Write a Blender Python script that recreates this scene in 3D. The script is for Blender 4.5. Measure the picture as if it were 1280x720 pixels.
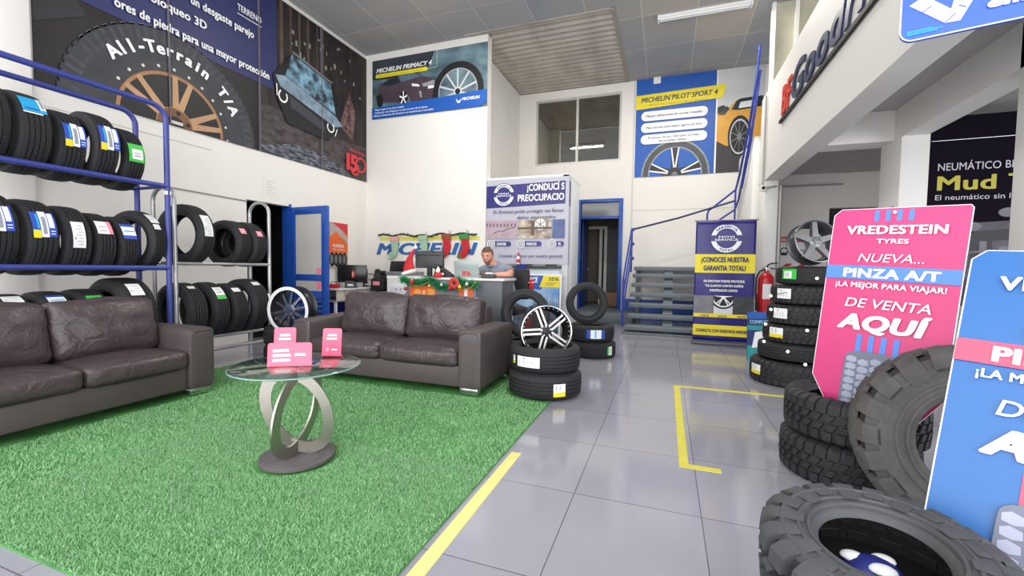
import bpy, bmesh, math, random
import numpy as np
from mathutils import Vector, Matrix, Euler
random.seed(7)
PI = math.pi
for o in list(bpy.data.objects): bpy.data.objects.remove(o)
C = bpy.context.scene.collection
SC = bpy.context.scene

# ------------------------------------------------------------------ camera
F_PX = 538.86; EYE = 1.25
yaw, pit, rol = math.radians(19.622), math.radians(2.626), math.radians(-0.8246)
fw = Vector((-math.sin(yaw)*math.cos(pit), math.cos(yaw)*math.cos(pit), -math.sin(pit)))
rt = Vector((math.cos(yaw), math.sin(yaw), 0)); dn = fw.cross(rt)
r2 = math.cos(rol)*rt + math.sin(rol)*dn
d2 = -math.sin(rol)*rt + math.cos(rol)*dn
cd = bpy.data.cameras.new('camera'); cam = bpy.data.objects.new('camera', cd); C.objects.link(cam)
cd.sensor_width = 36; cd.sensor_fit = 'HORIZONTAL'; cd.lens = 36*F_PX/1280; cd.clip_start = .05
m3 = Matrix((r2, -d2, -fw)).transposed()
cam.matrix_world = Matrix.Translation((0, 0, EYE)) @ m3.to_4x4()
SC.camera = cam

# ------------------------------------------------------------------ light and exposure
SC.view_settings.view_transform = 'Standard'; SC.view_settings.look = 'None'
SC.view_settings.gamma = 1; SC.view_settings.use_curve_mapping = False
SC.view_settings.exposure = 0.31
W = bpy.data.worlds.new('world'); SC.world = W; W.use_nodes = True
bg = W.node_tree.nodes['Background']; bg.inputs[0].default_value = (.86, .93, 1.0, 1); bg.inputs[1].default_value = 1.0
def area(name, loc, rot, sx, sy, power, col=(1, 1, 1)):
    l = bpy.data.lights.new(name, 'AREA'); l.shape = 'RECTANGLE'; l.size = sx; l.size_y = sy; l.energy = power; l.color = col
    o = bpy.data.objects.new(name, l); C.objects.link(o); o.location = loc; o.rotation_euler = rot; return o
area('storefront_daylight', (-1.5, -2.6, 3.0), (math.radians(84), 0, 0), 11, 5.4, 520, (1, .985, .96))
area('side_daylight', (6.2, 1.2, 2.4), (math.radians(80), 0, math.radians(68)), 4, 4, 150, (.97, .98, 1))

# ------------------------------------------------------------------ materials
def lin(c):
    if isinstance(c, str):
        c = c.lstrip('#'); c = [int(c[i:i+2], 16)/255 for i in (0, 2, 4)]
    return tuple((x/12.92 if x <= .04045 else ((x+.055)/1.055)**2.4) for x in c)
MATS = {}
def mat(name, col, rough=.5, metal=0, spec=.5, noise=0, nscale=8, bump=0, bscale=60, coat=0, trans=0, alpha=1, bdist=.01, ndetail=4, stretch=None):
    if name in MATS: return MATS[name]
    m = bpy.data.materials.new(name); m.use_nodes = True; nt = m.node_tree; b = nt.nodes['Principled BSDF']
    c = lin(col); b.inputs['Base Color'].default_value = (*c, 1); b.inputs['Roughness'].default_value = rough
    b.inputs['Metallic'].default_value = metal; b.inputs['Specular IOR Level'].default_value = spec
    b.inputs['Coat Weight'].default_value = coat; b.inputs['Transmission Weight'].default_value = trans; b.inputs['Alpha'].default_value = alpha
    tc = nt.nodes.new('ShaderNodeTexCoord'); src = tc.outputs['Object']
    if stretch:
        mp = nt.nodes.new('ShaderNodeMapping'); mp.inputs['Scale'].default_value = stretch
        nt.links.new(src, mp.inputs[0]); src = mp.outputs[0]
    if noise:
        n = nt.nodes.new('ShaderNodeTexNoise'); n.inputs['Scale'].default_value = nscale; n.inputs['Detail'].default_value = ndetail
        nt.links.new(src, n.inputs['Vector'])
        r = nt.nodes.new('ShaderNodeValToRGB'); r.color_ramp.elements[0].position = .3; r.color_ramp.elements[1].position = .7
        r.color_ramp.elements[0].color = (*[x*(1-noise) for x in c], 1); r.color_ramp.elements[1].color = (*[min(1, x*(1+noise)) for x in c], 1)
        nt.links.new(n.outputs['Fac'], r.inputs[0]); nt.links.new(r.outputs[0], b.inputs['Base Color'])
    if bump:
        n2 = nt.nodes.new('ShaderNodeTexNoise'); n2.inputs['Scale'].default_value = bscale; n2.inputs['Detail'].default_value = 5
        nt.links.new(src, n2.inputs['Vector'])
        bp = nt.nodes.new('ShaderNodeBump'); bp.inputs['Strength'].default_value = bump; bp.inputs['Distance'].default_value = bdist
        nt.links.new(n2.outputs['Fac'], bp.inputs['Height']); nt.links.new(bp.outputs[0], b.inputs['Normal'])
    MATS[name] = m; return m
def nodes(m): return m.node_tree.nodes, m.node_tree.links, m.node_tree.nodes['Principled BSDF']

white_wall = mat('white_wall', '#ece8e2', .7, noise=.02, nscale=1.2, bump=.05, bscale=40)
white_col = mat('white_column', '#e9e7e2', .6, noise=.02, nscale=2)
mez_white = mat('mezzanine_white', '#e7e4df', .6, noise=.015, nscale=1.5)
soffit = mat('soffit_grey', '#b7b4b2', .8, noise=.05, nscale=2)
blue_paint = mat('blue_paint', '#1f4fa8', .35, noise=.05, nscale=5)
rack_blue = mat('rack_blue', '#3b4590', .38, noise=.06, nscale=9)
silver_paint = mat('silver_paint', '#b9babb', .35, metal=.6, noise=.06, nscale=20)
rubber = mat('rubber', '#2b2b2e', .62, spec=.35, noise=.12, nscale=14, bump=.1, bscale=150)
rubber_grey = mat('rubber_dusty', '#5a5856', .75, spec=.3, noise=.2, nscale=9, bump=.15, bscale=90)
rubber_mud = mat('rubber_mud', '#303032', .6, spec=.35, noise=.15, nscale=10, bump=.12, bscale=100)
# tread rubber with fine cross sipes that follow the tyre's own UV
def tread_material(name, col, freq):
    m = mat(name, col, .6, spec=.35); N, L, b = nodes(m)
    uv = N.new('ShaderNodeUVMap'); uv.uv_map = 'UVMap'
    w = N.new('ShaderNodeTexWave'); w.wave_type = 'BANDS'; w.bands_direction = 'X'; w.inputs['Scale'].default_value = freq
    w.inputs['Distortion'].default_value = 1.2; w.inputs['Detail'].default_value = 1; w.inputs['Detail Scale'].default_value = 2
    L.new(uv.outputs[0], w.inputs['Vector'])
    bp = N.new('ShaderNodeBump'); bp.inputs['Strength'].default_value = .7; bp.inputs['Distance'].default_value = .006
    L.new(w.outputs['Fac'], bp.inputs['Height']); L.new(bp.outputs[0], b.inputs['Normal'])
    r = N.new('ShaderNodeValToRGB'); c = lin(col)
    r.color_ramp.elements[0].color = (*[x*.6 for x in c], 1); r.color_ramp.elements[1].color = (*[x*1.15 for x in c], 1)
    L.new(w.outputs['Fac'], r.inputs[0]); L.new(r.outputs[0], b.inputs['Base Color']); return m
tread = tread_material('tread_rubber', '#2f2f32', 14)
leather = mat('brown_leather', '#4b4042', .34, spec=.45, noise=.14, nscale=5, bump=.25, bscale=160, bdist=.003)
N, L, b = nodes(leather); tcx = N.new('ShaderNodeTexCoord'); nw = N.new('ShaderNodeTexNoise'); nw.inputs['Scale'].default_value = 7; nw.inputs['Detail'].default_value = 3; nw.inputs['Distortion'].default_value = 1.6
bw = N.new('ShaderNodeBump'); bw.inputs['Strength'].default_value = .55; bw.inputs['Distance'].default_value = .03; L.new(tcx.outputs['Object'], nw.inputs['Vector']); L.new(nw.outputs['Fac'], bw.inputs['Height'])
for nd in N:
    if nd.type == 'BUMP' and nd is not bw: L.new(bw.outputs[0], nd.inputs['Normal'])
leather_arm = mat('brown_leather_panel', '#524949', .45, spec=.45, noise=.1, nscale=4, bump=.25, bscale=190, bdist=.003)
chrome = mat('chrome', '#d8d8dc', .18, metal=1)
brushed = mat('brushed_steel', '#b9b3aa', .32, metal=1, noise=.08, nscale=30, stretch=(1, 1, 12))
black_gloss = mat('black_gloss', '#131316', .25)
black_matte = mat('black_matte', '#1b1b1d', .6, noise=.1, nscale=20)
dark_grey = mat('dark_grey', '#3c3d40', .5, noise=.06, nscale=12)
mid_grey = mat('mid_grey', '#77797d', .5, noise=.05, nscale=12)
slate = mat('slate_base', '#5b5557', .55, noise=.12, nscale=14, bump=.1)
white_pl = mat('white_plastic', '#eeeeee', .4, noise=.01)
paper = mat('paper_white', '#f2f2f2', .6, noise=.01)
yellow = mat('print_yellow', '#e9dd2b', .5, noise=.03)
m_yel = mat('banner_yellow', '#f0dc28', .45, noise=.03)
blue_pr = mat('print_blue', '#1e5bb4', .45, noise=.03)
navy = mat('print_navy', '#2a2f63', .5, noise=.04)
purple = mat('banner_purple', '#241d74', .35, noise=.05, nscale=3, bump=.25, bscale=5, bdist=.03)
pr_grey = mat('banner_grey', '#b9b9c6', .35, noise=.05, nscale=3, bump=.25, bscale=4, bdist=.03)
pr_dark = mat('print_dark', '#2a2a2e', .5, noise=.2, nscale=3)
pr_white = mat('print_white', '#f4f4f4', .5, noise=.01)
pr_black = mat('print_black', '#191a1d', .5, noise=.05)
pink = mat('sign_pink', '#d02c76', .35, noise=.02)
pink_card = mat('card_pink', '#f2607f', .3, noise=.03)
sky_blue = mat('sign_blue', '#1862a8', .35, noise=.02)
stripe_blue = mat('stripe_blue', '#4d86e0', .4, noise=.03)
red = mat('red_paint', '#c02026', .3, noise=.05)
red_pr = mat('print_red', '#d43238', .5, noise=.03)
orange = mat('print_orange', '#ee6a2a', .5, noise=.12, nscale=8)
green_lab = mat('print_green', '#3ec24a', .5, noise=.05)
cyan_lab = mat('print_cyan', '#2aa6dd', .5, noise=.03)
lab_blue = mat('label_blue', '#2a4fb8', .5, noise=.05)
lab_pink = mat('label_pink', '#ef8fa0', .5, noise=.05)
step_grey = mat('step_grey', '#6c757c', .5, noise=.06, nscale=10)
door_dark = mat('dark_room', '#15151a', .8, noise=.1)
tan = mat('carton_tan', '#9a7558', .7, noise=.08)

# ------------------------------------------------------------------ mesh builder
class MB:
    def __init__(s): s.v = []; s.f = []; s.mi = []; s.sm = []; s.uv = []; s.mats = []; s.M = Matrix.Identity(4)
    def _m(s, m):
        if m not in s.mats: s.mats.append(m)
        return s.mats.index(m)
    def add(s, vs, fs, m, smooth=False, uvs=None):
        b = len(s.v); k = s._m(m)
        s.v.extend([tuple(s.M @ Vector(p)) for p in vs])
        for i, f in enumerate(fs):
            s.f.append([b+j for j in f]); s.mi.append(k); s.sm.append(smooth)
            s.uv.append(uvs[i] if uvs else None)
        return s
    def from_bm(s, bm, m, smooth=False):
        bm.verts.index_update()
        s.add([v.co[:] for v in bm.verts], [[v.index for v in f.verts] for f in bm.faces], m, smooth); bm.free(); return s
    def box(s, lo, hi, m, bev=0, seg=2, smooth=False):
        lo = Vector(lo); hi = Vector(hi); c = (lo+hi)/2; d = hi-lo
        bm = bmesh.new(); bmesh.ops.create_cube(bm, size=1)
        for v in bm.verts: v.co = Vector((v.co.x*d.x+c.x, v.co.y*d.y+c.y, v.co.z*d.z+c.z))
        if bev: bmesh.ops.bevel(bm, geom=bm.edges[:], offset=bev, segments=seg, profile=.5, affect='EDGES')
        return s.from_bm(bm, m, smooth or bev > 0)
    def cyl(s, p0, p1, r0, m, r1=None, seg=20, cap=True, smooth=True):
        p0 = Vector(p0); p1 = Vector(p1); r1 = r0 if r1 is None else r1
        d = (p1-p0).normalized(); a = d.orthogonal().normalized(); b = d.cross(a)
        vs = []
        for p, r in ((p0, r0), (p1, r1)):
            for i in range(seg):
                t = 2*PI*i/seg; vs.append(p+a*(r*math.cos(t))+b*(r*math.sin(t)))
        fs = [[i, (i+1) % seg, seg+(i+1) % seg, seg+i] for i in range(seg)]
        s.add(vs, fs, m, smooth)
        if cap: s.add(vs, [list(range(seg))[::-1], list(range(seg, 2*seg))], m, False)
        return s
    def tube(s, pts, r, m, seg=10, closed=False, rs=None):
        pts = [Vector(p) for p in pts]; n = len(pts); vs = []; up = None
        for i, p in enumerate(pts):
            if closed: t = pts[(i+1) % n]-pts[i-1]
            else: t = pts[min(i+1, n-1)]-pts[max(i-1, 0)]
            t.normalize()
            if up is None: up = t.orthogonal().normalized()
            up = (up-t*up.dot(t))
            if up.length < 1e-5: up = t.orthogonal()
            up.normalize(); b = t.cross(up); rr = rs[i] if rs else r
            for k in range(seg):
                a = 2*PI*k/seg; vs.append(p+up*(rr*math.cos(a))+b*(rr*math.sin(a)))
        fs = []
        for i in range(n if closed else n-1):
            j = (i+1) % n
            for k in range(seg): fs.append([i*seg+k, i*seg+(k+1) % seg, j*seg+(k+1) % seg, j*seg+k])
        s.add(vs, fs, m, True)
        if not closed: s.add(vs, [list(range(seg))[::-1], list(range((n-1)*seg, n*seg))], m)
        return s
    def lathe(s, prof, m, seg=48, closed=False, smooth=True, mats=None):
        n = len(prof); vs = []
        for i in range(seg):
            t = 2*PI*i/seg
            for r, z in prof: vs.append((r*math.cos(t), r*math.sin(t), z))
        for k in range(n if closed else n-1):
            k2 = (k+1) % n; fs = []; uvs = []
            for i in range(seg):
                j = (i+1) % seg
                fs.append([i*n+k, j*n+k, j*n+k2, i*n+k2]); u0 = i/seg*3; u1 = (i+1)/seg*3; v0 = prof[k][1]*4; v1 = prof[k2][1]*4
                uvs.append([(u0, v0), (u1, v0), (u1, v1), (u0, v1)])
            s.add(vs, fs, mats[k] if mats else m, smooth, uvs)
        return s
    def prism(s, poly, y0, y1, m, smooth=False):
        """polygon in (x, z), extruded along y"""
        n = len(poly); vs = [(x, y0, z) for x, z in poly]+[(x, y1, z) for x, z in poly]
        fs = [list(range(n)), list(range(n, 2*n))[::-1]]+[[i, n+i, n+(i+1) % n, (i+1) % n] for i in range(n)]
        return s.add(vs, fs, m, smooth)
    def build(s, name, parent=None, loc=None, rot=None):
        me = bpy.data.meshes.new(name); me.from_pydata(s.v, [], s.f)
        for m in s.mats: me.materials.append(m)
        me.polygons.foreach_set('material_index', s.mi); me.polygons.foreach_set('use_smooth', s.sm)
        if any(u is not None for u in s.uv):
            ul = me.uv_layers.new(name='UVMap'); i = 0
            for f, u in zip(s.f, s.uv):
                for k in range(len(f)):
                    if u: ul.data[i].uv = u[k]
                    i += 1
        me.update()
        bm = bmesh.new(); bm.from_mesh(me); bmesh.ops.remove_doubles(bm, verts=bm.verts[:], dist=1e-5)
        bmesh.ops.recalc_face_normals(bm, faces=bm.faces[:]); bm.to_mesh(me); bm.free()
        if any(s.sm) and hasattr(me, 'set_sharp_from_angle'): me.set_sharp_from_angle(angle=math.radians(42))
        o = bpy.data.objects.new(name, me); C.objects.link(o)
        if parent: o.parent = parent
        if loc: o.location = loc
        if rot: o.rotation_euler = rot
        return o
def thing(name, label, cat, loc=(0, 0, 0), rot=(0, 0, 0), group=None):
    o = bpy.data.objects.new(name, None); C.objects.link(o); o.empty_display_size = .1
    o.location = loc; o.rotation_euler = rot; tag(o, label, cat, group); return o
def tag(o, label, cat, group=None, kind=None):
    o['label'] = label; o['category'] = cat
    if group: o['group'] = group
    if kind: o['kind'] = kind
    return o
def struct(o, label=None):
    o['kind'] = 'structure'
    if label: o['label'] = label
    return o
def relabel(o, t): o['label'] = t; return o
def dup(root, loc=None, rot=None, label=None, group=None):
    r = root.copy(); C.objects.link(r)
    if loc is not None: r.location = loc
    if rot is not None: r.rotation_euler = rot
    if label: r['label'] = label
    if group: r['group'] = group
    for ch in list(root.children):
        c = ch.copy(); C.objects.link(c); c.parent = r
        for g in ch.children:
            d = g.copy(); C.objects.link(d); d.parent = c
    return r
def cushion(mb, lo, hi, m, r=.05, puff=(0, 0, 0), cuts=10):
    """rounded, puffed box: puff = outward bulge per axis at the face centres"""
    lo = Vector(lo); hi = Vector(hi); c = (lo+hi)/2; h = (hi-lo)/2
    bm = bmesh.new(); bmesh.ops.create_cube(bm, size=2)
    bmesh.ops.subdivide_edges(bm, edges=bm.edges[:], cuts=cuts, use_grid_fill=True)
    for v in bm.verts:
        u = Vector([math.copysign(abs(x)**.8, x) for x in v.co])
        p = Vector([u[i]*h[i] for i in range(3)])
        q = Vector([max(-(h[i]-r), min(h[i]-r, p[i])) for i in range(3)])
        d = p-q
        if d.length > 1e-9: p = q+d.normalized()*r
        e = [1-u[i]**2 for i in range(3)]
        p.x += math.copysign(1, u.x)*puff[0]*e[1]*e[2]*abs(u.x); p.y += math.copysign(1, u.y)*puff[1]*e[0]*e[2]*abs(u.y); p.z += math.copysign(1, u.z)*puff[2]*e[0]*e[1]*abs(u.z)
        v.co = p+c
    return mb.from_bm(bm, m, True)

# ------------------------------------------------------------------ flat prints: panel in local (x, z), facing local -y
def clip(poly, x0, z0, x1, z1):
    for ax, val, keep_more in ((0, x0, 1), (0, x1, 0), (1, z0, 1), (1, z1, 0)):
        out = []; n = len(poly)
        if not n: return out
        for i in range(n):
            a = poly[i]; b = poly[(i+1) % n]
            ia = (a[ax] >= val) if keep_more else (a[ax] <= val); ib = (b[ax] >= val) if keep_more else (b[ax] <= val)
            if ia: out.append(a)
            if ia != ib:
                t = (val-a[ax])/(b[ax]-a[ax]); out.append((a[0]+t*(b[0]-a[0]), a[1]+t*(b[1]-a[1])))
        poly = out
    return poly
class Print:
    """prints on a panel; every call of layer() opens a new child mesh 1.5 mm nearer the viewer"""
    STEP = .003; hold = False; sub = 0
    def __init__(s, parent, w, h, y=0, rect=None): s.p = parent; s.w = w; s.h = h; s.y = y; s.n = 0; s.mb = None; s.rect = rect or (0, 0, w, h)
    def layer(s, name):
        s.flush(); s.n += 1; s.mb = MB(); s.name = name; s.sub = 0; return s
    def flush(s):
        if s.mb and s.mb.f: s.mb.build(s.name, s.p)
        s.mb = None
    def up(s): s.n += .35; s.sub = 0; return s
    def poly(s, pts, m):
        if s.rect: pts = clip(list(pts), *s.rect)
        if len(pts) < 3: return s
        if not s.hold: s.sub += 1
        y = s.y-s.n*s.STEP-s.sub*3e-5
        a = sum(pts[i][0]*pts[(i+1) % len(pts)][1]-pts[(i+1) % len(pts)][0]*pts[i][1] for i in range(len(pts)))
        if a < 0: pts = pts[::-1]
        s.mb.add([(x, y, z) for x, z in pts], [list(range(len(pts)))], m); return s
    def rect_(s, x0, z0, x1, z1, m): return s.poly([(x0, z0), (x1, z0), (x1, z1), (x0, z1)], m)
    def rrect(s, x0, z0, x1, z1, r, m):
        pts = []
        for cx, cz, a in ((x1-r, z1-r, 0), (x0+r, z1-r, 90), (x0+r, z0+r, 180), (x1-r, z0+r, 270)):
            for k in range(6):
                t = math.radians(a+18*k); pts.append((cx+r*math.cos(t), cz+r*math.sin(t)))
        return s.poly(pts, m)
    def ell(s, cx, cz, rx, rz, m, n=40): return s.poly([(cx+rx*math.cos(2*PI*i/n), cz+rz*math.sin(2*PI*i/n)) for i in range(n)], m)
    def ring(s, cx, cz, rx, rz, k, m, n=56, a0=0, a1=360):
        s.sub += 1; s.hold = True
        for i in range(n):
            t0 = math.radians(a0+(a1-a0)*i/n); t1 = math.radians(a0+(a1-a0)*(i+1)/n)
            s.poly([(cx+rx*math.cos(t0), cz+rz*math.sin(t0)), (cx+rx*math.cos(t1), cz+rz*math.sin(t1)),
                    (cx+k*rx*math.cos(t1), cz+k*rz*math.sin(t1)), (cx+k*rx*math.cos(t0), cz+k*rz*math.sin(t0))], m)
        s.hold = False; return s
    def line(s, pts, w, m):
        for a, b in zip(pts[:-1], pts[1:]):
            dx, dz = b[0]-a[0], b[1]-a[1]; l = math.hypot(dx, dz) or 1; nx, nz = -dz/l*w/2, dx/l*w/2
            s.poly([(a[0]+nx, a[1]+nz), (b[0]+nx, b[1]+nz), (b[0]-nx, b[1]-nz), (a[0]-nx, a[1]-nz)], m)
        return s
    def wheel(s, cx, cz, rx, rz, spokes, hub, m, double=0, a0=90, w0=.16, w1=.10, rin=.12, rout=1.0):
        """a picture of spokes inside radius rx, rz"""
        for i in range(spokes):
            base = math.radians(a0+360*i/spokes)
            for off in ((-double, double) if double else (0,)):
                ta = base+off*.6; tb = base+off
                P = lambda t, k, q: (cx+rx*(k*math.cos(t)-q*math.sin(t)), cz+rz*(k*math.sin(t)+q*math.cos(t)))
                s.poly([P(ta, rin, -w0/2), P(tb, rout, -w1/2), P(tb, rout, w1/2), P(ta, rin, w0/2)], m)
        s.ell(cx, cz, rx*hub, rz*hub, m, 24); return s
    def text(s, t, x, z, h, m, w=None, bold=.0, shear=0, align='l', rot=0, name=None, space=1.0, mb=None):
        vs, fs = text_mesh(t, bold, shear, space)
        if not vs: return s
        x0 = min(v[0] for v in vs); x1 = max(v[0] for v in vs); k = h/.727; kx = k
        if w: kx = w/(x1-x0)
        W_ = (x1-x0)*kx; ox = {'l': 0, 'c': -W_/2, 'r': -W_}[align]; y = s.y-(s.n+.5)*s.STEP
        cr, sr = math.cos(rot), math.sin(rot); P = []
        for vx, vz, vk in vs:
            a = (vx-x0)*kx+ox; b = vz*k; P.append((x+a*cr-b*sr, y-vk*.00009, z+a*sr+b*cr))
        if mb is not None: mb.add(P, fs, m)
        else: MB().add(P, fs, m).build('lettering', s.p)
        return s
    def arc_text(s, t, cx, cz, r, h, m, a_mid, step, bold=.03, inward=False):
        n = len(t); am = MB()
        for i, ch in enumerate(t):
            if ch == ' ': continue
            a = a_mid-(i-(n-1)/2)*step if not inward else a_mid+(i-(n-1)/2)*step
            ar = math.radians(a)
            if not inward: s.text(ch, cx+r*math.cos(ar)-h*.0, cz+r*math.sin(ar), h, m, bold=bold, align='c', rot=ar-PI/2, mb=am)
            else: s.text(ch, cx+(r+h)*math.cos(ar), cz+(r+h)*math.sin(ar), h, m, bold=bold, align='c', rot=ar+PI/2, mb=am)
        am.build('lettering', s.p); return s
_tc = {}
def text_mesh(t, bold=0, shear=0, space=1.0):
    key = (t, bold, shear, space)
    if key in _tc: return _tc[key]
    cu = bpy.data.curves.new('t', 'FONT'); cu.body = t; cu.size = 1; cu.shear = shear; cu.resolution_u = 3; cu.space_character = space+bold*1.2
    o = bpy.data.objects.new('t', cu); C.objects.link(o)
    dg = bpy.context.evaluated_depsgraph_get(); ev = o.evaluated_get(dg); me = ev.to_mesh()
    vs = [(v.co.x, v.co.y, 0) for v in me.vertices]; fs = [list(p.vertices) for p in me.polygons]
    ev.to_mesh_clear(); bpy.data.objects.remove(o); bpy.data.curves.remove(cu)
    if bold:  # heavier weight: the same outline laid down a few times, slightly shifted
        v0, f0 = vs, fs; vs, fs = [], []
        for k_, (dx, dz) in enumerate(((0, 0), (bold, 0), (-bold, 0), (0, bold*.6), (0, -bold*.6), (bold*.75, bold*.5), (-bold*.75, bold*.5), (bold*.75, -bold*.5), (-bold*.75, -bold*.5))):
            b_ = len(vs); vs += [(x+dx, z+dz, k_) for x, z, q_ in v0]; fs += [[i+b_ for i in f] for f in f0]
    _tc[key] = (vs, fs); return vs, fs
def slab_panel(parent, w, h, m, th=.012, name='panel', poly=None):
    mb = MB(); mb.prism(poly or [(0, 0), (w, 0), (w, h), (0, h)], 0, th, m); return mb.build(name, parent)

# ================================================================== SETTING
XL, YM, YP, HC = -6.4, 8.1, 11.2, 5.9
def boxobj(name, lo, hi, m, bev=0):
    o = MB().box(lo, hi, m, bev).build(name); return struct(o)
# floor: large glossy porcelain tiles, joints where the photo has them
fm = mat('floor_tiles', '#9c9ba4', .1, spec=.55); N, L, b = nodes(fm)
tc = N.new('ShaderNodeTexCoord'); mp = N.new('ShaderNodeMapping'); mp.inputs['Location'].default_value = (.447, -1.625+.7125*4, 0)
L.new(tc.outputs['Object'], mp.inputs[0])
bk = N.new('ShaderNodeTexBrick'); bk.offset = 0; bk.inputs['Scale'].default_value = 1; bk.inputs['Brick Width'].default_value = .652; bk.inputs['Row Height'].default_value = .7125
bk.inputs['Mortar Size'].default_value = .0028; bk.inputs['Mortar Smooth'].default_value = .1
bk.inputs['Color1'].default_value = (*lin('#9f9ea8'), 1); bk.inputs['Color2'].default_value = (*lin('#a5a4ad'), 1); bk.inputs['Mortar'].default_value = (*lin('#66666d'), 1)
L.new(mp.outputs[0], bk.inputs['Vector'])
ns = N.new('ShaderNodeTexNoise'); ns.inputs['Scale'].default_value = 1.3; L.new(tc.outputs['Object'], ns.inputs['Vector'])
mx = N.new('ShaderNodeMixRGB'); mx.blend_type = 'MULTIPLY'; mx.inputs[0].default_value = .12; L.new(bk.outputs['Color'], mx.inputs[1]); L.new(ns.outputs['Fac'], mx.inputs[2]); L.new(mx.outputs[0], b.inputs['Base Color'])
ng = N.new('ShaderNodeTexNoise'); ng.inputs['Scale'].default_value = .8; L.new(tc.outputs['Object'], ng.inputs['Vector'])
mr = N.new('ShaderNodeMapRange'); mr.inputs['To Min'].default_value = .06; mr.inputs['To Max'].default_value = .16; L.new(ng.outputs['Fac'], mr.inputs[0]); L.new(mr.outputs[0], b.inputs['Roughness'])
boxobj('floor', (-8.5, -3.2, -.12), (6.2, 12.4, 0), fm)
boxobj('floor_step', (-3.3, 10.15, 0), (-.7, YP, .24), step_grey, .01)

# ceiling boards: square panels, some bluish, some beige
cm = mat('ceiling_boards', '#8d9096', .75); N, L, b = nodes(cm)
tc = N.new('ShaderNodeTexCoord'); mp = N.new('ShaderNodeMapping'); mp.inputs['Location'].default_value = (.55, .1, 0); L.new(tc.outputs['Object'], mp.inputs[0])
bk = N.new('ShaderNodeTexBrick'); bk.offset = 0; bk.inputs['Scale'].default_value = 1; bk.inputs['Brick Width'].default_value = .95; bk.inputs['Row Height'].default_value = 1.22
bk.inputs['Mortar Size'].default_value = .009; bk.inputs['Color1'].default_value = (*lin('#9ea2a8'), 1); bk.inputs['Color2'].default_value = (*lin('#b9b3ab'), 1); bk.inputs['Mortar'].default_value = (*lin('#cfcac2'), 1)
L.new(mp.outputs[0], bk.inputs['Vector'])
ns = N.new('ShaderNodeTexNoise'); ns.inputs['Scale'].default_value = .55; ns.inputs['Detail'].default_value = 3; L.new(tc.outputs['Object'], ns.inputs['Vector'])
rr = N.new('ShaderNodeValToRGB'); rr.color_ramp.elements[0].position = .4; rr.color_ramp.elements[0].color = (.75, .8, .92, 1); rr.color_ramp.elements[1].position = .6; rr.color_ramp.elements[1].color = (1, .97, .92, 1); L.new(ns.outputs['Fac'], rr.inputs[0])
mx = N.new('ShaderNodeMixRGB'); mx.blend_type = 'MULTIPLY'; mx.inputs[0].default_value = .8; L.new(bk.outputs['Color'], mx.inputs[1]); L.new(rr.outputs[0], mx.inputs[2]); L.new(mx.outputs[0], b.inputs['Base Color'])
mb = MB(); mb.box((-6.6, -1.2, HC), (-3.85, 11.4, HC+.1), cm); mb.box((-3.85, -1.2, HC), (-1.03, 8.05, HC+.1), cm); mb.box((-1.03, -1.2, HC), (6.2, 11.4, HC+.1), cm)
struct(mb.build('ceiling'))
# corrugated sheet filling the ceiling over the recess
corr = mat('corrugated_metal', '#b9b2a8', .45, metal=.25, noise=.22, nscale=2.2, stretch=(1, .3, 1))
mb = MB(); vs = []; n = 240
for i in range(n+1):
    y = 7.95+i*(3.3/n); z = HC+.035+.033*math.sin(2*PI*(y)/.19)
    vs += [(-3.95, y, z), (-1.0, y, z)]
mb.add(vs, [[2*i, 2*i+1, 2*i+3, 2*i+2] for i in range(n)], corr, True)
mb.box((-3.95, 7.98, HC-.01), (-1.0, 8.03, HC+.07), corr); mb.box((-1.06, 7.98, HC-.01), (-.98, 11.2, HC+.05), mat('beam_grey', '#9a948d', .7))
struct(mb.build('ceiling_corrugated'))
boxobj('ceiling_roof_deck', (-4.0, 7.9, HC+.06), (-.7, 11.4, HC+.14), corr)

# left wall with the doorway to the dark room
mb = MB(); mb.box((XL-.15, -1.2, 0), (XL, 5.15, HC), white_wall); mb.box((XL-.15, 5.15, 2.3), (XL, 5.98, HC), white_wall); mb.box((XL-.15, 5.98, 0), (XL, YM+.2, HC), white_wall)
struct(mb.build('wall_left'))
boxobj('wall_left_pier', (XL, 2.28, 0), (XL+.06, 2.66, HC), white_wall, .02)
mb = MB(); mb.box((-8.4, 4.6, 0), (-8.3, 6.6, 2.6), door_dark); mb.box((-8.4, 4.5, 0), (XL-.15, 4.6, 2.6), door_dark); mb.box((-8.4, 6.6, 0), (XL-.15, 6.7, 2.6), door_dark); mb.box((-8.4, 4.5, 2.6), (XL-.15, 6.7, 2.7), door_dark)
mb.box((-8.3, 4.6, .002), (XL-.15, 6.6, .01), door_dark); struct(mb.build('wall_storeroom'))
# partition that carries the lettering, recess side wall, rear wall, right walls
boxobj('wall_back', (XL, YM, 0), (-3.47, YM+.2, HC), white_wall)
boxobj('wall_recess', (-4.0, YM+.2, 0), (-3.84, YP, HC), white_wall)
mb = MB(); y0, y1 = YP, YP+.15
mb.box((-3.84, y0, 0), (-3.38, y1, HC), white_wall); mb.box((-3.38, y0, 3.05), (-1.16, y1, 3.99), white_wall); mb.box((-3.38, y0, 5.69), (-1.16, y1, HC), white_wall)
mb.box((-3.38, y0, 0), (-2.22, y1, 3.05), white_wall); mb.box((-1.16, y0, 3.05), (2.2, y1, HC), white_wall); mb.box((-1.06, y0, 0), (2.2, y1, 3.05), white_wall)
struct(mb.build('wall_rear'))
mb = MB(); mb.box((-3.84, YP-.012, .0), (-2.24, YP, .8), blue_paint); mb.box((-1.0, YP-.012, .0), (1.5, YP, .52), blue_paint); struct(mb.build('baseboard_rear'))
o = MB().box((XL, YM-.012, 0), (-3.47, YM, .55), blue_paint).build('baseboard_back'); struct(o)
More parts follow.
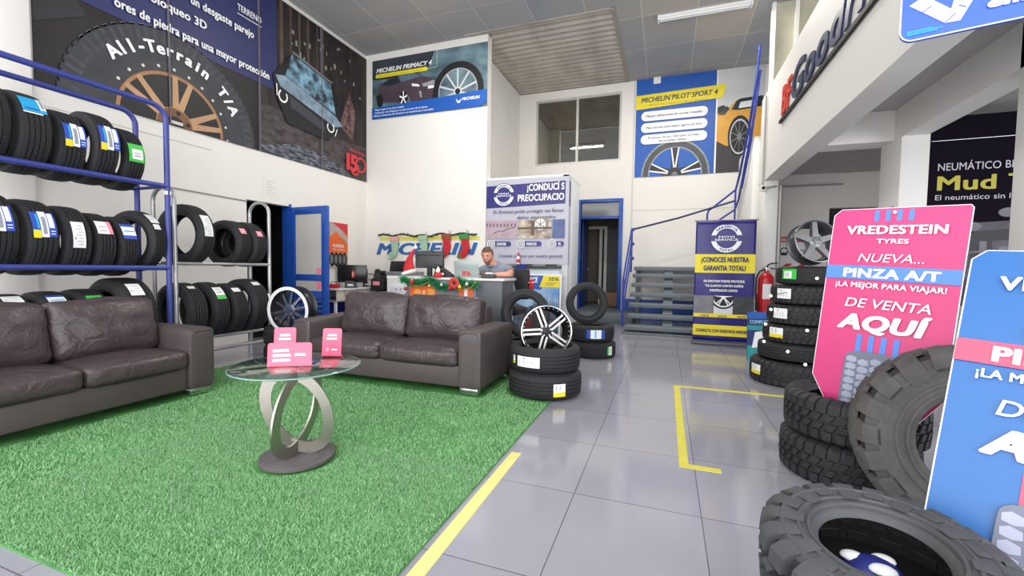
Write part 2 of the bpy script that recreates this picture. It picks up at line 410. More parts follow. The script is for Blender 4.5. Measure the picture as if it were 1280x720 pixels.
boxobj('trim_seam', (-.87, YP-.01, .52), (-.83, YP, HC), mat('seam_grey', '#d6d2cc', .7))
boxobj('trim_joint', (-.83, YP-.006, 2.72), (1.7, YP, 2.735), mat('seam_grey2', '#d0ccc5', .7))
mb = MB(); mb.box((1.8, 9.9, 0), (2.92, 10.05, 3.15), white_wall); mb.box((2.92, 9.9, 2.5), (3.7, 10.05, 3.15), white_wall); mb.box((3.7, 9.9, 0), (6.1, 10.05, 3.15), white_wall)
mb.box((1.6, 8.9, 0), (1.745, 10.05, 3.15), white_wall); mb.box((1.745, 9.9, 0), (1.8, 10.05, 3.15), white_wall); struct(mb.build('wall_far_right'))
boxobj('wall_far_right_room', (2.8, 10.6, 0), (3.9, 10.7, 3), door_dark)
boxobj('trim_header', (1.8, 9.86, 2.98), (3.0, 9.9, 3.15), white_col)
boxobj('wall_right', (6.05, 4.2, 0), (6.2, 10.05, HC), white_wall)
# mezzanine: parapet beam, slab, cross beam, second beam, columns
boxobj('mezzanine_beam', (1.53, 3.3, 2.8), (1.8, 8.65, 4.3), mez_white)
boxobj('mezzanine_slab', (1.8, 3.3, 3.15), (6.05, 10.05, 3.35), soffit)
boxobj('mezzanine_cross_beam', (1.8, 6.3, 2.8), (2.46, 6.62, 3.15), mez_white)
boxobj('mezzanine_second_beam', (2.46, 3.3, 2.8), (2.7, 6.12, 3.15), mez_white)
boxobj('mezzanine_end_beam', (1.53, 8.65, 2.8), (1.8, 8.9, 4.3), mez_white)
boxobj('mezzanine_front_beam', (1.8, 3.3, 2.8), (6.05, 3.5, 3.15), mez_white)
boxobj('column_rear', (1.53, 8.4, 0), (1.745, 8.9, 2.8), white_col, .02)
boxobj('column_middle', (2.46, 6.12, 0), (2.72, 6.62, 3.15), white_col, .008)
boxobj('column_front', (2.46, 3.9, 0), (2.75, 4.4, 3.15), white_col, .008)
boxobj('wall_stair_end', (1.42, 8.95, 0), (1.66, 10.6, 3.72), white_col, .06)
mb = MB(); pw = mat('partition_beige', '#b5b09b', .6, noise=.12, nscale=3)
mb.box((1.62, 8.75, 3.35), (3.2, 8.8, HC), pw)
for x in (1.6, 1.95, 2.3): mb.box((x, 8.71, 3.35), (x+.06, 8.8, HC), white_col)
struct(mb.build('wall_mezzanine_partition'))
# conduits
mb = MB(); cz = mat('conduit_grey', '#a7a7a5', .4, metal=.3)
mb.tube([(1.49, 8.36, 2.66), (1.7, 8.38, 2.69), (2.0, 9.84, 2.93), (3.1, 9.85, 2.93)], .017, cz); mb.tube([(1.5, 8.36, 4.2), (1.5, 8.36, 2.7)], .017, cz); mb.tube([(1.785, 8.42, 0), (1.78, 8.42, 2.7)], .028, cz)
struct(mb.build('trim_conduit'))
t = thing('security_camera', 'small white dome camera where the conduits meet on the beam corner', 'camera', (1.5, 8.34, 2.66))
MB().box((-.05, -.03, -.05), (.05, .03, .05), white_col, .012).build('housing', t); MB().cyl((0, -.03, 0), (0, -.05, 0), .026, black_gloss).build('lens', t)
mb = MB(); mb.tube([(XL+.012, 3.3, 2.31), (XL+.012, 4.03, 2.285), (XL+.012, 5.15, 2.27)], .01, cz); struct(mb.build('trim_wall_conduit'))
mb = MB(); mb.box((XL, 2.66, 2.93), (XL+.008, 4.6, 2.945), mat('seam_grey', '#d6d2cc')); struct(mb.build('trim_wall_joint'))

# window_1 above the recess, with a dim office behind
t = bpy.data.objects.new('window_1', None); C.objects.link(t); t.location = (-3.38, YP, 3.99); struct(t)
alu = mat('window_aluminium', '#c9c6bd', .4, metal=.2)
w, h = 2.22, 1.7; mb = MB()
mb.box((0, .02, 0), (.05, .09, h), alu); mb.box((w-.05, .02, 0), (w, .09, h), alu); mb.box((.05, .02, 0), (w-.05, .09, .05), alu); mb.box((.05, .02, h-.05), (w-.05, .09, h), alu); mb.box((w/2-.03, .01, .05), (w/2+.03, .09, h-.05), alu)
mb.build('window_frame', t)
gm = bpy.data.materials.new('tinted_glass'); gm.use_nodes = True; nt = gm.node_tree; nt.nodes.clear()
out = nt.nodes.new('ShaderNodeOutputMaterial'); mixs = nt.nodes.new('ShaderNodeMixShader'); tr = nt.nodes.new('ShaderNodeBsdfTransparent'); tr.inputs[0].default_value = (.4, .4, .38, 1)
gl = nt.nodes.new('ShaderNodeBsdfGlossy'); gl.inputs['Roughness'].default_value = .02; gl.inputs[0].default_value = (.9, .88, .8, 1); mixs.inputs[0].default_value = .38
nt.links.new(tr.outputs[0], mixs.inputs[1]); nt.links.new(gl.outputs[0], mixs.inputs[2]); nt.links.new(mixs.outputs[0], out.inputs[0])
for k, (a, c) in enumerate(((.05, w/2-.03), (w/2+.03, w-.05))):
    yy = .05 if k else .07
    mb = MB(); mb.box((a, yy, .05), (c, yy+.006, h-.05), gm); mb.build('window_glass', t)
mb = MB(); og = mat('office_grey', '#6d6a64', .8)
mb.box((-4.2, 13.2, 3.2), (-.6, 13.3, 6), og); mb.box((-4.3, YP+.15, 3.2), (-4.2, 13.3, 6), og); mb.box((-.6, YP+.15, 3.2), (-.5, 13.3, 6), og); mb.box((-4.3, YP+.15, 5.95), (-.5, 13.3, 6.05), og); mb.box((-4.3, YP+.15, 3.1), (-.5, 13.3, 3.2), og)
struct(mb.build('wall_office'))

# door_1: rear doorway with blue frame, transom and the corridor beyond
t = bpy.data.objects.new('door_1', None); C.objects.link(t); t.location = (-2.22, YP, .24); struct(t)
w, h = 1.16, 2.8; mb = MB()
mb.box((-.02, -.05, 0), (.1, .17, h), blue_paint, .006); mb.box((w-.1, -.05, 0), (w, .17, h), blue_paint, .006); mb.box((.1, -.05, h-.08), (w-.1, .17, h), blue_paint, .006); mb.box((.1, -.03, 2.3), (w-.1, .1, 2.37), blue_paint, .006)
mb.build('door_frame', t)
mb = MB(); mb.box((.1, .17, 0), (.14, .95, 2.3), mat('door_blue_dark', '#1d3a78', .4), .004); lf = mb.build('door_leaf', t)
MB().tube([(.16, .78, 1.02), (.2, .78, 1.02), (.2, .7, 1.02)], .012, chrome).build('door_handle', lf)
MB().box((.1, .04, 2.37), (w-.1, .05, h-.08), mat('transom_pane', '#6f7175', .15, spec=.6)).build('transom_pane', t)
mb = MB(); cw = mat('corridor_wall', '#8d8478', .8)
mb.box((-3.2, 13.6, 0), (0, 13.7, 3.1), cw); mb.box((-3.3, YP+.15, 0), (-3.2, 13.7, 3.1), cw); mb.box((0, YP+.15, 0), (.1, 13.7, 3.1), cw); mb.box((-3.3, YP+.15, 3.0), (.1, 13.7, 3.1), cw); mb.box((-3.2, YP+.15, .15), (0, 13.6, .24), step_grey)
struct(mb.build('wall_corridor'))
t = bpy.data.objects.new('door_3', None); C.objects.link(t); t.location = (-2.15, 12.9, .24); struct(t)
mb = MB(); mb.box((.28, -.05, 0), (.36, .05, 2.25), white_col); mb.box((.42, -.05, 0), (.5, .05, 2.25), white_col); mb.box((-.4, 0, 2.2), (.5, .05, 2.28), white_col); mb.build('door_frame', t)
MB().box((.5, 0, 0), (1.1, .04, 2.2), mat('corridor_door', '#4a4b4f', .5)).build('door_leaf', t)
t = thing('cardboard_box', 'brown cardboard box on the floor of the rear corridor', 'box', (-1.62, 12.3, .24))
MB().box((0, 0, 0), (.5, .35, .36), tan, .004).build('carton', t); MB().box((-.004, .15, .2), (.504, .2, .364), mat('tape_tan', '#b89a74', .4)).build('packing_tape', t)

# door_2: blue metal door leaf standing open from the left doorway
t = bpy.data.objects.new('door_2', None); C.objects.link(t); t.location = (XL+.02, 6.02, 0); t.rotation_euler = (0, 0, math.radians(-4)); struct(t)
w, h = .88, 2.28; mb = MB(); T = (-.03, .03)
mb.box((0, T[0], .02), (.11, T[1], h), blue_paint, .006); mb.box((w-.13, T[0], .02), (w, T[1], h), blue_paint, .006)
for z0, z1 in ((.02, .22), (.66, .8), (.98, 1.09), (h-.13, h)): mb.box((.11, T[0], z0), (w-.13, T[1], z1), blue_paint, .004)
for k in range(5): mb.box((.11, -.015, .25+k*.085), (w-.13, .02, .3+k*.085), blue_paint, .003)
mb.build('door_frame', t)
pane = mat('frosted_pane', '#c8c5bf', .25, spec=.5, noise=.05, nscale=2)
MB().box((.11, -.006, 1.09), (w-.13, .006, h-.13), pane).build('window_pane', t); MB().box((.11, -.006, .8), (w-.13, .006, .98), pane).build('lower_pane', t)
p = Print(t, w, h, y=-.008); p.layer('red_sticker').rect_(w-.27, 1.1, w-.14, 1.2, lab_pink).rect_(w-.27, .83, w-.14, .97, lab_pink); p.flush()
mb = MB(); mb.box((XL-.16, 5.98, 0), (XL+.02, 6.02, 2.34), blue_paint); struct(mb.build('door_2_jamb'))

# ceiling tube lights
def tube_light(loc, ln, lab):
    t = thing('ceiling_light', lab, 'light', loc, (0, 0, 0), 'fluorescent ceiling lights')
    MB().box((0, -.07, -.05), (ln, .07, 0), white_pl, .01).build('housing', t)
    MB().cyl((.04, -.03, -.065), (ln-.04, -.03, -.065), .016, pr_white).build('tube', t); MB().cyl((.04, .03, -.065), (ln-.04, .03, -.065), .016, pr_white).build('tube', t)
    l = bpy.data.lights.new('tube_glow', 'AREA'); l.shape = 'RECTANGLE'; l.size = ln-.1; l.size_y = .1; l.energy = 85; l.color = (1, .95, .86); lo = bpy.data.objects.new('tube_glow', l); C.objects.link(lo); lo.location = (ln/2, 0, -.09); lo.parent = t
    MB().box((0, -.075, -.085), (.035, .075, 0), white_pl, .006).build('end_cap', t); MB().box((ln-.035, -.075, -.085), (ln, .075, 0), white_pl, .006).build('end_cap', t)
    return t
tube_light((-3.58, 6.2, HC), 1.3, 'white fluorescent fitting on the ceiling in front of the lettered partition')
tube_light((-.28, 8.55, HC), 1.55, 'white fluorescent fitting on the ceiling near the yellow car poster')
boxobj('ceiling_hatch', (-.5, 6.3, HC-.006), (.02, 6.95, HC+.01), black_matte)
t = thing('junction_box', 'small white box fixed on the top edge of the yellow car poster', 'electrical box', (-.42, YP-.06, 5.75)); MB().box((0, 0, 0), (.17, .05, .2), white_pl, .01).build('cover', t)

# ================================================================== WALL PRINTS
RZ_L = (0, 0, PI/2); RZ_R = (0, 0, -PI/2)
# ---- big tyre banner on the left wall (local x = world y - 2.69, local z = world z - 3.13)
def noisy_print(name, c0, c1, scale, stretch=(1, 1, 1), detail=6, p0=.35, p1=.7):
    m = mat(name, c0, .55); N, L, b = nodes(m); tc = N.new('ShaderNodeTexCoord'); mp = N.new('ShaderNodeMapping'); mp.inputs['Scale'].default_value = stretch
    n = N.new('ShaderNodeTexNoise'); n.inputs['Scale'].default_value = scale; n.inputs['Detail'].default_value = detail
    r = N.new('ShaderNodeValToRGB'); r.color_ramp.elements[0].position = p0; r.color_ramp.elements[1].position = p1
    r.color_ramp.elements[0].color = (*lin(c0), 1); r.color_ramp.elements[1].color = (*lin(c1), 1)
    L.new(tc.outputs['Object'], mp.inputs[0]); L.new(mp.outputs[0], n.inputs['Vector']); L.new(n.outputs['Fac'], r.inputs[0]); L.new(r.outputs[0], b.inputs['Base Color']); return m
t = thing('tyre_banner', 'huge dark banner of a tyre and a muddy off-road car on the left wall', 'banner', (XL+.012, 2.69, 3.13), RZ_L)
w, h = 5.40, 2.69
bn_dark = noisy_print('print_night', '#141215', '#2b2528', 1.5)
slab_panel(t, w, h, bn_dark, .01, 'banner_sheet')
p = Print(t, w, h)
forest = noisy_print('print_forest', '#151214', '#3a302e', 2.2, (3, 1, .6)); mud = noisy_print('print_mud', '#2b2626', '#5a5051', 5, (1, 1, 2))
splash = noisy_print('print_splash', '#1e2027', '#8d93a6', 7, (1, 1, 3), 8, .4, .75)
p.layer('forest_picture').rect_(2.7, 0, w, h, forest).poly([(2.7, 0), (w, 0), (w, .75), (4.6, .7), (3.9, .8), (2.7, .8)], mud)
p.up().poly([(2.7, .1), (3.4, .3), (4.1, .28), (4.7, .12), (4.9, 0), (2.7, 0)], splash)
for x, ww in ((3.12, .07), (3.33, .04), (3.52, .05), (3.72, .05), (3.95, .03), (4.1, .04)): p.rect_(x, 1.55, x+ww, h, mat('print_trunk', '#57483f', .6, noise=.3, nscale=6))
p.poly([(4.55, 1.0), (4.85, 1.75), (5.05, 1.4), (4.95, .8)], noisy_print('print_bush', '#2a2020', '#8d6a66', 9, (1, 1, 1), 8))
for k in range(26):
    x = random.uniform(3.3, 5.2); z = random.uniform(1.7, 2.5); p.rect_(x, z, x+random.uniform(.02, .06), z+random.uniform(.02, .1), mat('print_leaf', '#8f9186', .6))
p.layer('blue_print').poly([(-.1, h), (3.05, h), (3.05, 1.26), (2.95, 1.1), (1.6, 1.1), (.2, 1.1), (-.1, 1.3)], navy)
p.up().poly([(-.1, h), (-.1, .6), (.45, .95), (.15, 1.6), (.5, 2.3)], pr_dark)
tx, tz, R = 1.39, 0.0, 1.2
p.layer('tyre_picture'); rub = mat('print_rubber', '#3b3d43', .6, noise=.2, nscale=4); rubd = mat('print_rubber_dark', '#393b41', .6, noise=.2, nscale=5)
p.ell(tx, tz, R, R, rubd, 72)
p.up().ring(tx, tz, R*.99, R*.99, .86, mat('print_tread', '#45474d', .6, noise=.35, nscale=9), 64)
p.sub += 1; p.hold = True
for k in range(34):
    a = math.radians(4+k*5.2); c, s_ = math.cos(a), math.sin(a); q = lambda r, da: (tx+r*math.cos(a+da), tz+r*math.sin(a+da))
    p.poly([q(R*1.015, -.02), q(R*1.015, .035), q(R*.9, .055), q(R*.84, .03), q(R*.9, 0)], rubd)
    if 8 < k < 28: p.poly([q(R*1.02, -.02), q(R*1.02, .03), q(R*1.0, .03), q(R*1.0, -.02)], mid_grey)
p.hold = False; p.up().ring(tx, tz, R*.86, R*.86, .68, rub, 64)
p.up().ell(tx, tz, R*.67, R*.67, mat('print_beadlock', '#35353a', .5), 64)
p.up().ell(tx, tz, R*.565, R*.565, mat('print_bronze', '#a57650', .5, noise=.1, nscale=2), 64)
p.up().ell(tx, tz, R*.53, R*.53, pr_black, 64)
p.up()
for k in range(24):
    a = 2*PI*k/24; p.ell(tx+R*.62*math.cos(a), tz+R*.62*math.sin(a), .02, .02, mat('print_bolt', '#d8d4cf', .5), 10)
br2 = mat('print_bronze_light', '#c09670', .5, noise=.12, nscale=3)
p.wheel(tx, tz, R*.55, R*.55, 6, .36, br2, double=.16, a0=80, w0=.14, w1=.1, rin=.2)
p.up().ell(tx, tz, R*.19, R*.19, mat('print_bronze_dark', '#7c5638', .5), 40).up().ell(tx, tz, R*.1, R*.1, pr_black, 30).up()
for k in range(6):
    a = 2*PI*k/6+.3; p.ell(tx+R*.145*math.cos(a), tz+R*.145*math.sin(a), .03, .03, pr_black, 12)
p.rect_(tx-.07, tz+.02, tx+.1, tz+.06, mat('print_bolt', '#d8d4cf'))
p.layer('tyre_lettering').arc_text('All-Terrain', tx, tz, R*.75, .15, pr_white, 100, 7.2, bold=.05)
p.arc_text('T/A', tx, tz, R*.75, .15, pr_white, 38, 8, bold=.05)
p.layer('banner_lettering').text('ores de piedra para una mayor protección', .72, 1.22, .115, pr_white, w=2.16, bold=.035)
p.text('bloqueo 3D', 1.12, 1.5, .115, pr_white, w=.72, bold=.035).text('un desgaste parejo', 1.62, 1.755, .115, pr_white, w=.98, bold=.035)
p.text('TERRENO', 2.32, 2.06, .1, pr_white, w=.42, bold=.02).rect_(2.32, 2.0, 2.74, 2.012, pr_white)
# car picture
p.layer('car_picture'); cb = mat('print_car_body', '#4c5560', .4, noise=.25, nscale=6)
p.poly([(2.95, 1.35), (3.05, .95), (3.25, .62), (4.2, .58), (4.55, .85), (4.55, 1.3), (4.3, 1.72), (3.38, 1.9)], pr_black)
p.up().poly([(3.35, 1.86), (4.28, 1.7), (4.42, 1.15), (3.2, 1.42)], noisy_print('print_glass', '#26303a', '#86b4cc', 6, (1, 1, 1), 7, .4, .65))
p.poly([(3.0, 1.36), (3.2, 1.42), (4.42, 1.12), (4.62, .98), (4.4, .9), (3.1, 1.2)], mat('print_hood', '#7f93a3', .4, noise=.35, nscale=7))
p.poly([(3.36, 1.92), (4.3, 1.76), (4.3, 1.72), (3.36, 1.88)], mid_grey)
p.up().poly([(3.28, 1.12), (4.1, .9), (4.12, .72), (3.32, .92)], mat('print_grille', '#3c4046', .5, noise=.5, nscale=40))
p.ring(3.15, 1.05, .1, .11, .72, pr_white, 24, 120, 400).ring(4.28, .86, .1, .1, .72, pr_white, 24, 140, 420)
p.line([(3.02, 1.22), (3.03, 1.02)], .02, pr_white).line([(4.46, .88), (4.4, .72)], .02, pr_white)
p.layer('anniversary_logo')
p.text('1', 4.72, .15, .34, red_pr, bold=.06).text('5', 4.83, .15, .34, red_pr, bold=.06).ring(5.17, .32, .17, .17, .7, red_pr, 36).ring(4.98, .2, .14, .14, .7, red_pr, 30, 180, 420)
p.text('ANIVERSARIO', 4.8, .54, .05, red_pr, w=.5, bold=.03); p.flush()
for x in (1.32, 2.69, 4.05): MB().box((x, -.042, 0), (x+.008, -.0005, h), mat('print_seam', '#6f6870', .5)).build('seam', t)

# ---- saloon car poster on the lettered partition
t = thing('car_tyre_poster', 'wide poster of a dark saloon car and wheel high on the lettered partition', 'poster', (-6.22, YM-.012, 4.49))
w, h = 2.75, 1.26
haze = noisy_print('print_teal_spray', '#27404c', '#7d98a2', 1.6, (1, 1, 1.5))
slab_panel(t, w, h, haze, .01, 'poster_sheet'); p = Print(t, w, h)
p.layer('car_picture').poly([(0, h), (1.55, h), (1.4, .9), (.8, .8), (0, .85)], mat('print_slate', '#333b42', .5, noise=.3, nscale=2))
car = mat('print_car_plum', '#4d3f4a', .4, noise=.2, nscale=4)
p.up().poly([(.1, .5), (.18, .72), (.62, .9), (1.0, .92), (1.25, .78), (1.55, .7), (1.6, .55), (1.55, .28), (1.0, .26), (.9, .45), (.75, .47), (.7, .3), (.2, .34)], car)
p.up().poly([(.24, .72), (.62, .88), (.72, .72), (.5, .68)], mat('print_window', '#272f38', .3)).poly([(.75, .72), (.66, .88), (1.0, .9), (1.22, .78)], mat('print_windscreen', '#5d7482', .3))
p.poly([(1.25, .62), (1.55, .67), (1.56, .58), (1.3, .55)], mat('print_chrome', '#9a9ca4', .4)).poly([(1.0, .66), (1.18, .62), (1.2, .57), (1.02, .6)], pr_white).poly([(1.18, .48), (1.24, .47), (1.26, .34), (1.22, .34)], mat('print_chrome', '#9a9ca4'))
p.poly([(.1, .5), (.2, .5), (.2, .34), (.12, .36)], pr_black)
for cx, k in ((.8, 1), (.2, .7)): p.ell(cx, .38, .11*k, .15, pr_black, 30)
p.up().wheel(.8, .38, .1, .14, 5, .25, pr_white, w0=.22, w1=.3)
p.rect_(1.4, .5, 1.58, .56, pr_white)
p.layer('wheel_picture').ell(2.1, .36, .58, .6, pr_black, 64).up().ell(2.1, .36, .45, .47, mat('print_chrome', '#9a9ca4'), 56).up().ell(2.1, .36, .42, .44, haze, 56)
p.up().wheel(2.1, .36, .44, .46, 10, .2, mat('print_chrome_light', '#c5c8cd', .4), w0=.08, w1=.09, rin=.1).up().ell(2.1, .36, .06, .06, pr_black, 20)
p.layer('blue_band').poly([(0, 0), (2.62, 0), (2.7, .06), (w, .08), (w, .33), (2.1, .3), (0, .24)], blue_pr)
p.layer('poster_lettering').text('MICHELIN PRIMACY 4', .12, .98, .095, pr_white, w=1.38, bold=.04, shear=.25)
p.rrect(.1, .87, 1.4, .95, .035, yellow).text('Más seguro hoy, mañana y siempre', .16, .893, .035, mat('print_olive', '#8d8220', .5), w=1.1)
p.up().text('Mayor agarre en piso mojado', .08, .175, .037, pr_white, w=.75, bold=.02, shear=.2).text('Indicador de desgaste en los surcos de la llanta', .08, .11, .037, pr_white, w=1.32, bold=.02, shear=.2).text('Menor distancia de frenado en condiciones húmedas', .05, .045, .037, pr_white, w=1.5, bold=.02, shear=.2)
p.text('MICHELIN', 2.2, .16, .06, pr_white, w=.4, bold=.04, shear=.2).poly([(2.06, .22), (2.1, .12), (2.16, .12), (2.18, .2), (2.12, .15)], pr_white)
p.line([(1.62, h), (1.62, .92), (1.4, .9)], .006, pr_white); p.flush()

# ---- yellow sports car poster on the rear wall
t = thing('sports_car_poster', 'blue and yellow wall poster with a wheel and a yellow sports car above the stairs', 'poster', (-.81, YP-.012, 3.54))
w, h = 2.78, 2.36
slab_panel(t, w, h, blue_pr, .01, 'poster_sheet'); p = Print(t, w, h)
p.layer('car_picture').rect_(1.8, 0, w, h, noisy_print('print_sky', '#b9bcbf', '#dcdddc', 1.2)).rect_(1.8, 0, w, .78, mat('print_road', '#3f3b40', .6, noise=.1)).up()
yc = mat('print_car_yellow', '#d9a13c', .4, noise=.12, nscale=3)
p.poly([(1.8, .75), (1.8, 1.35), (2.0, 1.4), (2.2, 1.62), (2.6, 1.64), (2.78, 1.55), (2.78, .5), (2.5, .5), (2.3, .8), (2.05, .6)], yc).poly([(1.8, 1.35), (1.8, 1.5), (1.95, 1.55), (2.08, 1.42)], pr_dark)
p.up().poly([(2.12, 1.42), (2.22, 1.62), (2.3, 1.66), (2.75, 1.68), (2.78, 1.45), (2.3, 1.4)], mat('print_window', '#272f38')).poly([(1.84, 1.33), (2.02, 1.52), (2.08, 1.46), (1.98, 1.32)], mat('print_window', '#272f38'))
p.up().poly([(2.26, 1.44), (2.3, 1.58), (2.6, 1.6), (2.6, 1.46)], mat('print_sky_light', '#dfe3e4', .5))
p.poly([(2.48, 1.18), (2.62, 1.2), (2.6, 1.14)], red_pr)
p.ell(2.3, .82, .24, .46, pr_black, 40).up().ring(2.3, .8, .2, .4, .9, mat('print_chrome_light', '#c5c8cd'), 40).wheel(2.3, .8, .18, .36, 10, .25, mid_grey, w0=.08, w1=.05)
p.rect_(1.79, 0, 1.825, h, pr_white)
p.layer('wheel_picture').ell(.93, .02, .76, .82, mat('print_sidewall', '#4b4e52', .5, noise=.1), 64).up().ring(.93, .02, .77, .83, .95, mat('print_tread_light', '#8f989c', .5, noise=.3, nscale=20), 64)
p.up().ell(.93, .02, .61, .66, mat('print_chrome', '#9a9ca4'), 56).up().ell(.93, .02, .58, .63, blue_pr, 56)
p.up().wheel(.93, .02, .59, .64, 5, .2, pr_dark, w0=.3, w1=.24, rin=.1).up().wheel(.93, .02, .59, .64, 5, .14, pr_white, double=.14, w0=.06, w1=.05, rin=.18)
p.up().ell(.93, .02, .16, .17, pr_dark, 24).up().ell(.93, .02, .07, .07, mid_grey, 20)
p.layer('poster_heading').poly([(0, 1.63), (1.93, 1.72), (1.99, 2.02), (0, 1.97)], m_yel).up().text('MICHELIN PILOT SPORT 4', .12, 1.79, .12, mat('print_ink_blue', '#23305c', .5), w=1.7, bold=.03, shear=.2, rot=.012).text('®', .8, 1.87, .045, mat('print_ink_blue', '#23305c', .5)).text('®', 1.22, 1.875, .045, mat('print_ink_blue', '#23305c', .5))
p.text('PRECISIÓN DE CONDUCCIÓN PARA SU DEPORTIVO', .3, 1.695, .045, mat('print_olive', '#8d8220'), w=1.3)
p.layer('text_pills')
for z, a, bt in ((1.34, 'Mayor adherencia', 'en curvas mojadas'), (1.06, 'Más tracción para', 'mayor agarre en seco'), (.78, 'Protector de aro reforzado,', 'protege de posibles daños')):
    p.rrect(.13, z, 1.62, z+.23, .11, pr_white)
    if z > .8: p.text(a+' '+bt, .25, z+.09, .055, navy, w=1.25, bold=.02)
    else: p.text(a+' protege', .3, z+.13, .05, navy, w=1.15, bold=.015).text('de posibles daños', .55, z+.04, .05, navy, w=.62, bold=.02)
p.flush()

# ---- lettering, garland and stockings on the partition
t = thing('wall_lettering', 'large blue slanted word painted across the white partition below a yellow stripe', 'lettering', (-6.12, YM-.004, 1.52))
p = Print(t, 3, 1, rect=None); p.layer('letters').text('MICHELIN', 0, 0, .25, mat('letter_blue', '#2a66a6', .5, noise=.04), w=2.48, bold=.05, shear=.25); p.flush()
MB().box((.1, -.002, .3), (2.52, .002, .375), mat('stripe_yellow', '#e3dc62', .5)).build('yellow_stripe', t)
t = thing('pine_garland', 'thin dark green tinsel garland strung above the yellow stripe on the partition', 'garland', (-6.05, YM-.03, 1.93))
mb = MB(); gd = mat('garland_dark', '#26361f', .7, noise=.4, nscale=30)
pts = [(i*.1, -.005, .02*math.sin(i*1.3)+(-.015 if 8 < i < 14 else .01)) for i in range(25)]; mb.tube(pts, .016, gd, 6)
for i in range(520):
    x = random.uniform(0, 2.4); k = int(x/.1); z = pts[min(k, 24)][2]; a = random.uniform(0, 2*PI); l = random.uniform(.025, .05)
    mb.add([(x-.006, -.005, z), (x+.006, -.005, z), (x+l*math.cos(a)*.6, -.012-random.random()*.012, z+l*math.sin(a))], [[0, 1, 2]], gd)
mb.build('needles', t)
def stocking(x, z, lab, body, cuff, toe, extra):
    t = thing('christmas_stocking', lab, 'stocking', (x, YM-.075, z), (0, random.uniform(-.1, .1), 0), 'christmas stockings on the partition'); t.scale = (1.3, 1, 1.25)
    out = [(-.07, 0), (.06, .02), (.085, -.2), (.05, -.3), (-.03, -.37), (-.1, -.36), (-.12, -.3), (-.03, -.22)]
    mb = MB(); bm = bmesh.new(); vs = [bm.verts.new((a, -.02, b)) for a, b in out]; f = bm.faces.new(vs); r = bmesh.ops.extrude_face_region(bm, geom=[f])
    for g in r['geom']:
        if isinstance(g, bmesh.types.BMVert): g.co.y += .04
    bmesh.ops.bevel(bm, geom=bm.edges[:], offset=.008, segments=2, profile=.5, affect='EDGES'); mb.from_bm(bm, body, True); mb.build('stocking_body', t)
    MB().box((-.08, -.028, -.06), (.072, .028, .03), cuff, .012).build('cuff', t)
    MB().cyl((-.1, -.024, -.34), (-.1, .024, -.32), .035, toe).build('toe_patch', t)
    MB().tube([(.05, 0, .02), (.06, .02, .07), (.03, .03, .1)], .005, cuff, 6).build('hanging_loop', t)
    p = Print(t, 1, 1, y=-.022, rect=None); extra(p); p.flush(); return t
snow = mat('felt_white', '#ece8e2', .8); felt_red = mat('felt_red', '#c2272d', .8, noise=.1); felt_green = mat('felt_green', '#3f8a45', .8, noise=.1); felt_brown = mat('felt_brown', '#a07c55', .8); felt_mint = mat('felt_mint', '#9fc0a2', .8); felt_pink = mat('felt_pink', '#d9a6a8', .8); felt_red2 = mat('felt_maroon', '#9c4a35', .8)
stocking(-5.6, 1.86, 'pale stocking with a dark-capped snowman hanging leftmost over the blue word', felt_mint, felt_pink, snow, lambda p: p.layer('snowman').ell(0, -.1, .05, .045, felt_red).up().ell(0, -.17, .055, .05, snow).ell(.02, -.08, .035, .02, black_matte))
stocking(-4.88, 1.88, 'mint stocking with a brown bear hanging above the black monitor', felt_mint, felt_mint, felt_brown, lambda p: p.layer('bear').ell(0, -.18, .06, .07, felt_brown).ell(-.045, -.11, .025, .025, felt_brown).ell(.045, -.11, .025, .025, felt_brown).up().ell(-.02, -.16, .008, .01, black_matte).ell(.02, -.16, .008, .01, black_matte).ell(0, -.2, .025, .02, snow))
stocking(-4.33, 1.9, 'red stocking with a broad white panel hanging third from the left', felt_red, felt_red2, felt_red2, lambda p: p.layer('white_panel').ell(0, -.15, .07, .085, snow))
stocking(-3.92, 1.9, 'red stocking with a green cuff hanging rightmost beside the purple banner', felt_red, felt_green, felt_green, lambda p: p.layer('present_patch').rect_(-.04, -.27, .035, -.17, felt_green).up().rect_(-.01, -.27, .005, -.17, yellow).poly([(-.05, -.1), (.06, -.1), (0, -.05)], snow))

# ---- orange tyre poster on the left wall by the doorway
t = thing('tyre_set_poster', 'red and orange poster with four black tyres on the left wall beside the blue door', 'poster', (XL+.012, 6.92, 1.2), RZ_L)
slab_panel(t, .56, .93, orange, .01, 'poster_sheet'); p = Print(t, .56, .93)
p.layer('picture').poly([(0, .93), (.3, .93), (.56, .6), (.56, .5), (.2, .75), (0, .6)], mat('print_silver', '#b9a9a5', .5, noise=.2)).rect_(0, 0, .56, .3, mat('print_silver', '#b9a9a5')).poly([(.1, .93), (.56, .93), (.56, .7)], red_pr)
p.up()
for k in range(4): p.ell(.1+k*.12, .18, .075, .15, pr_black, 24)
p.up()
for k in range(4): p.ell(.09+k*.12, .18, .04, .09, mid_grey, 20)
p.layer('lettering').text('FUERZA', .12, .43, .06, pr_white, w=.32, bold=.04).text('PARA TU CAMINO', .12, .37, .03, pr_white, w=.32, bold=.02); p.flush()
t = thing('wall_notice', 'faint white paper notice taped above the storeroom doorway', 'notice', (XL+.006, 5.45, 2.42), RZ_L)
slab_panel(t, .3, .3, mat('notice_paper', '#ebe7e1', .7), .003, 'sheet'); p = Print(t, .3, .3); p.layer('faded_print')
for k in range(5): p.rect_(.06, .04+k*.05, .06+[.16, .12, .18, .1, .16][k], .05+k*.05, mat('faint_ink', '#c9c4bf', .7))
p.flush()

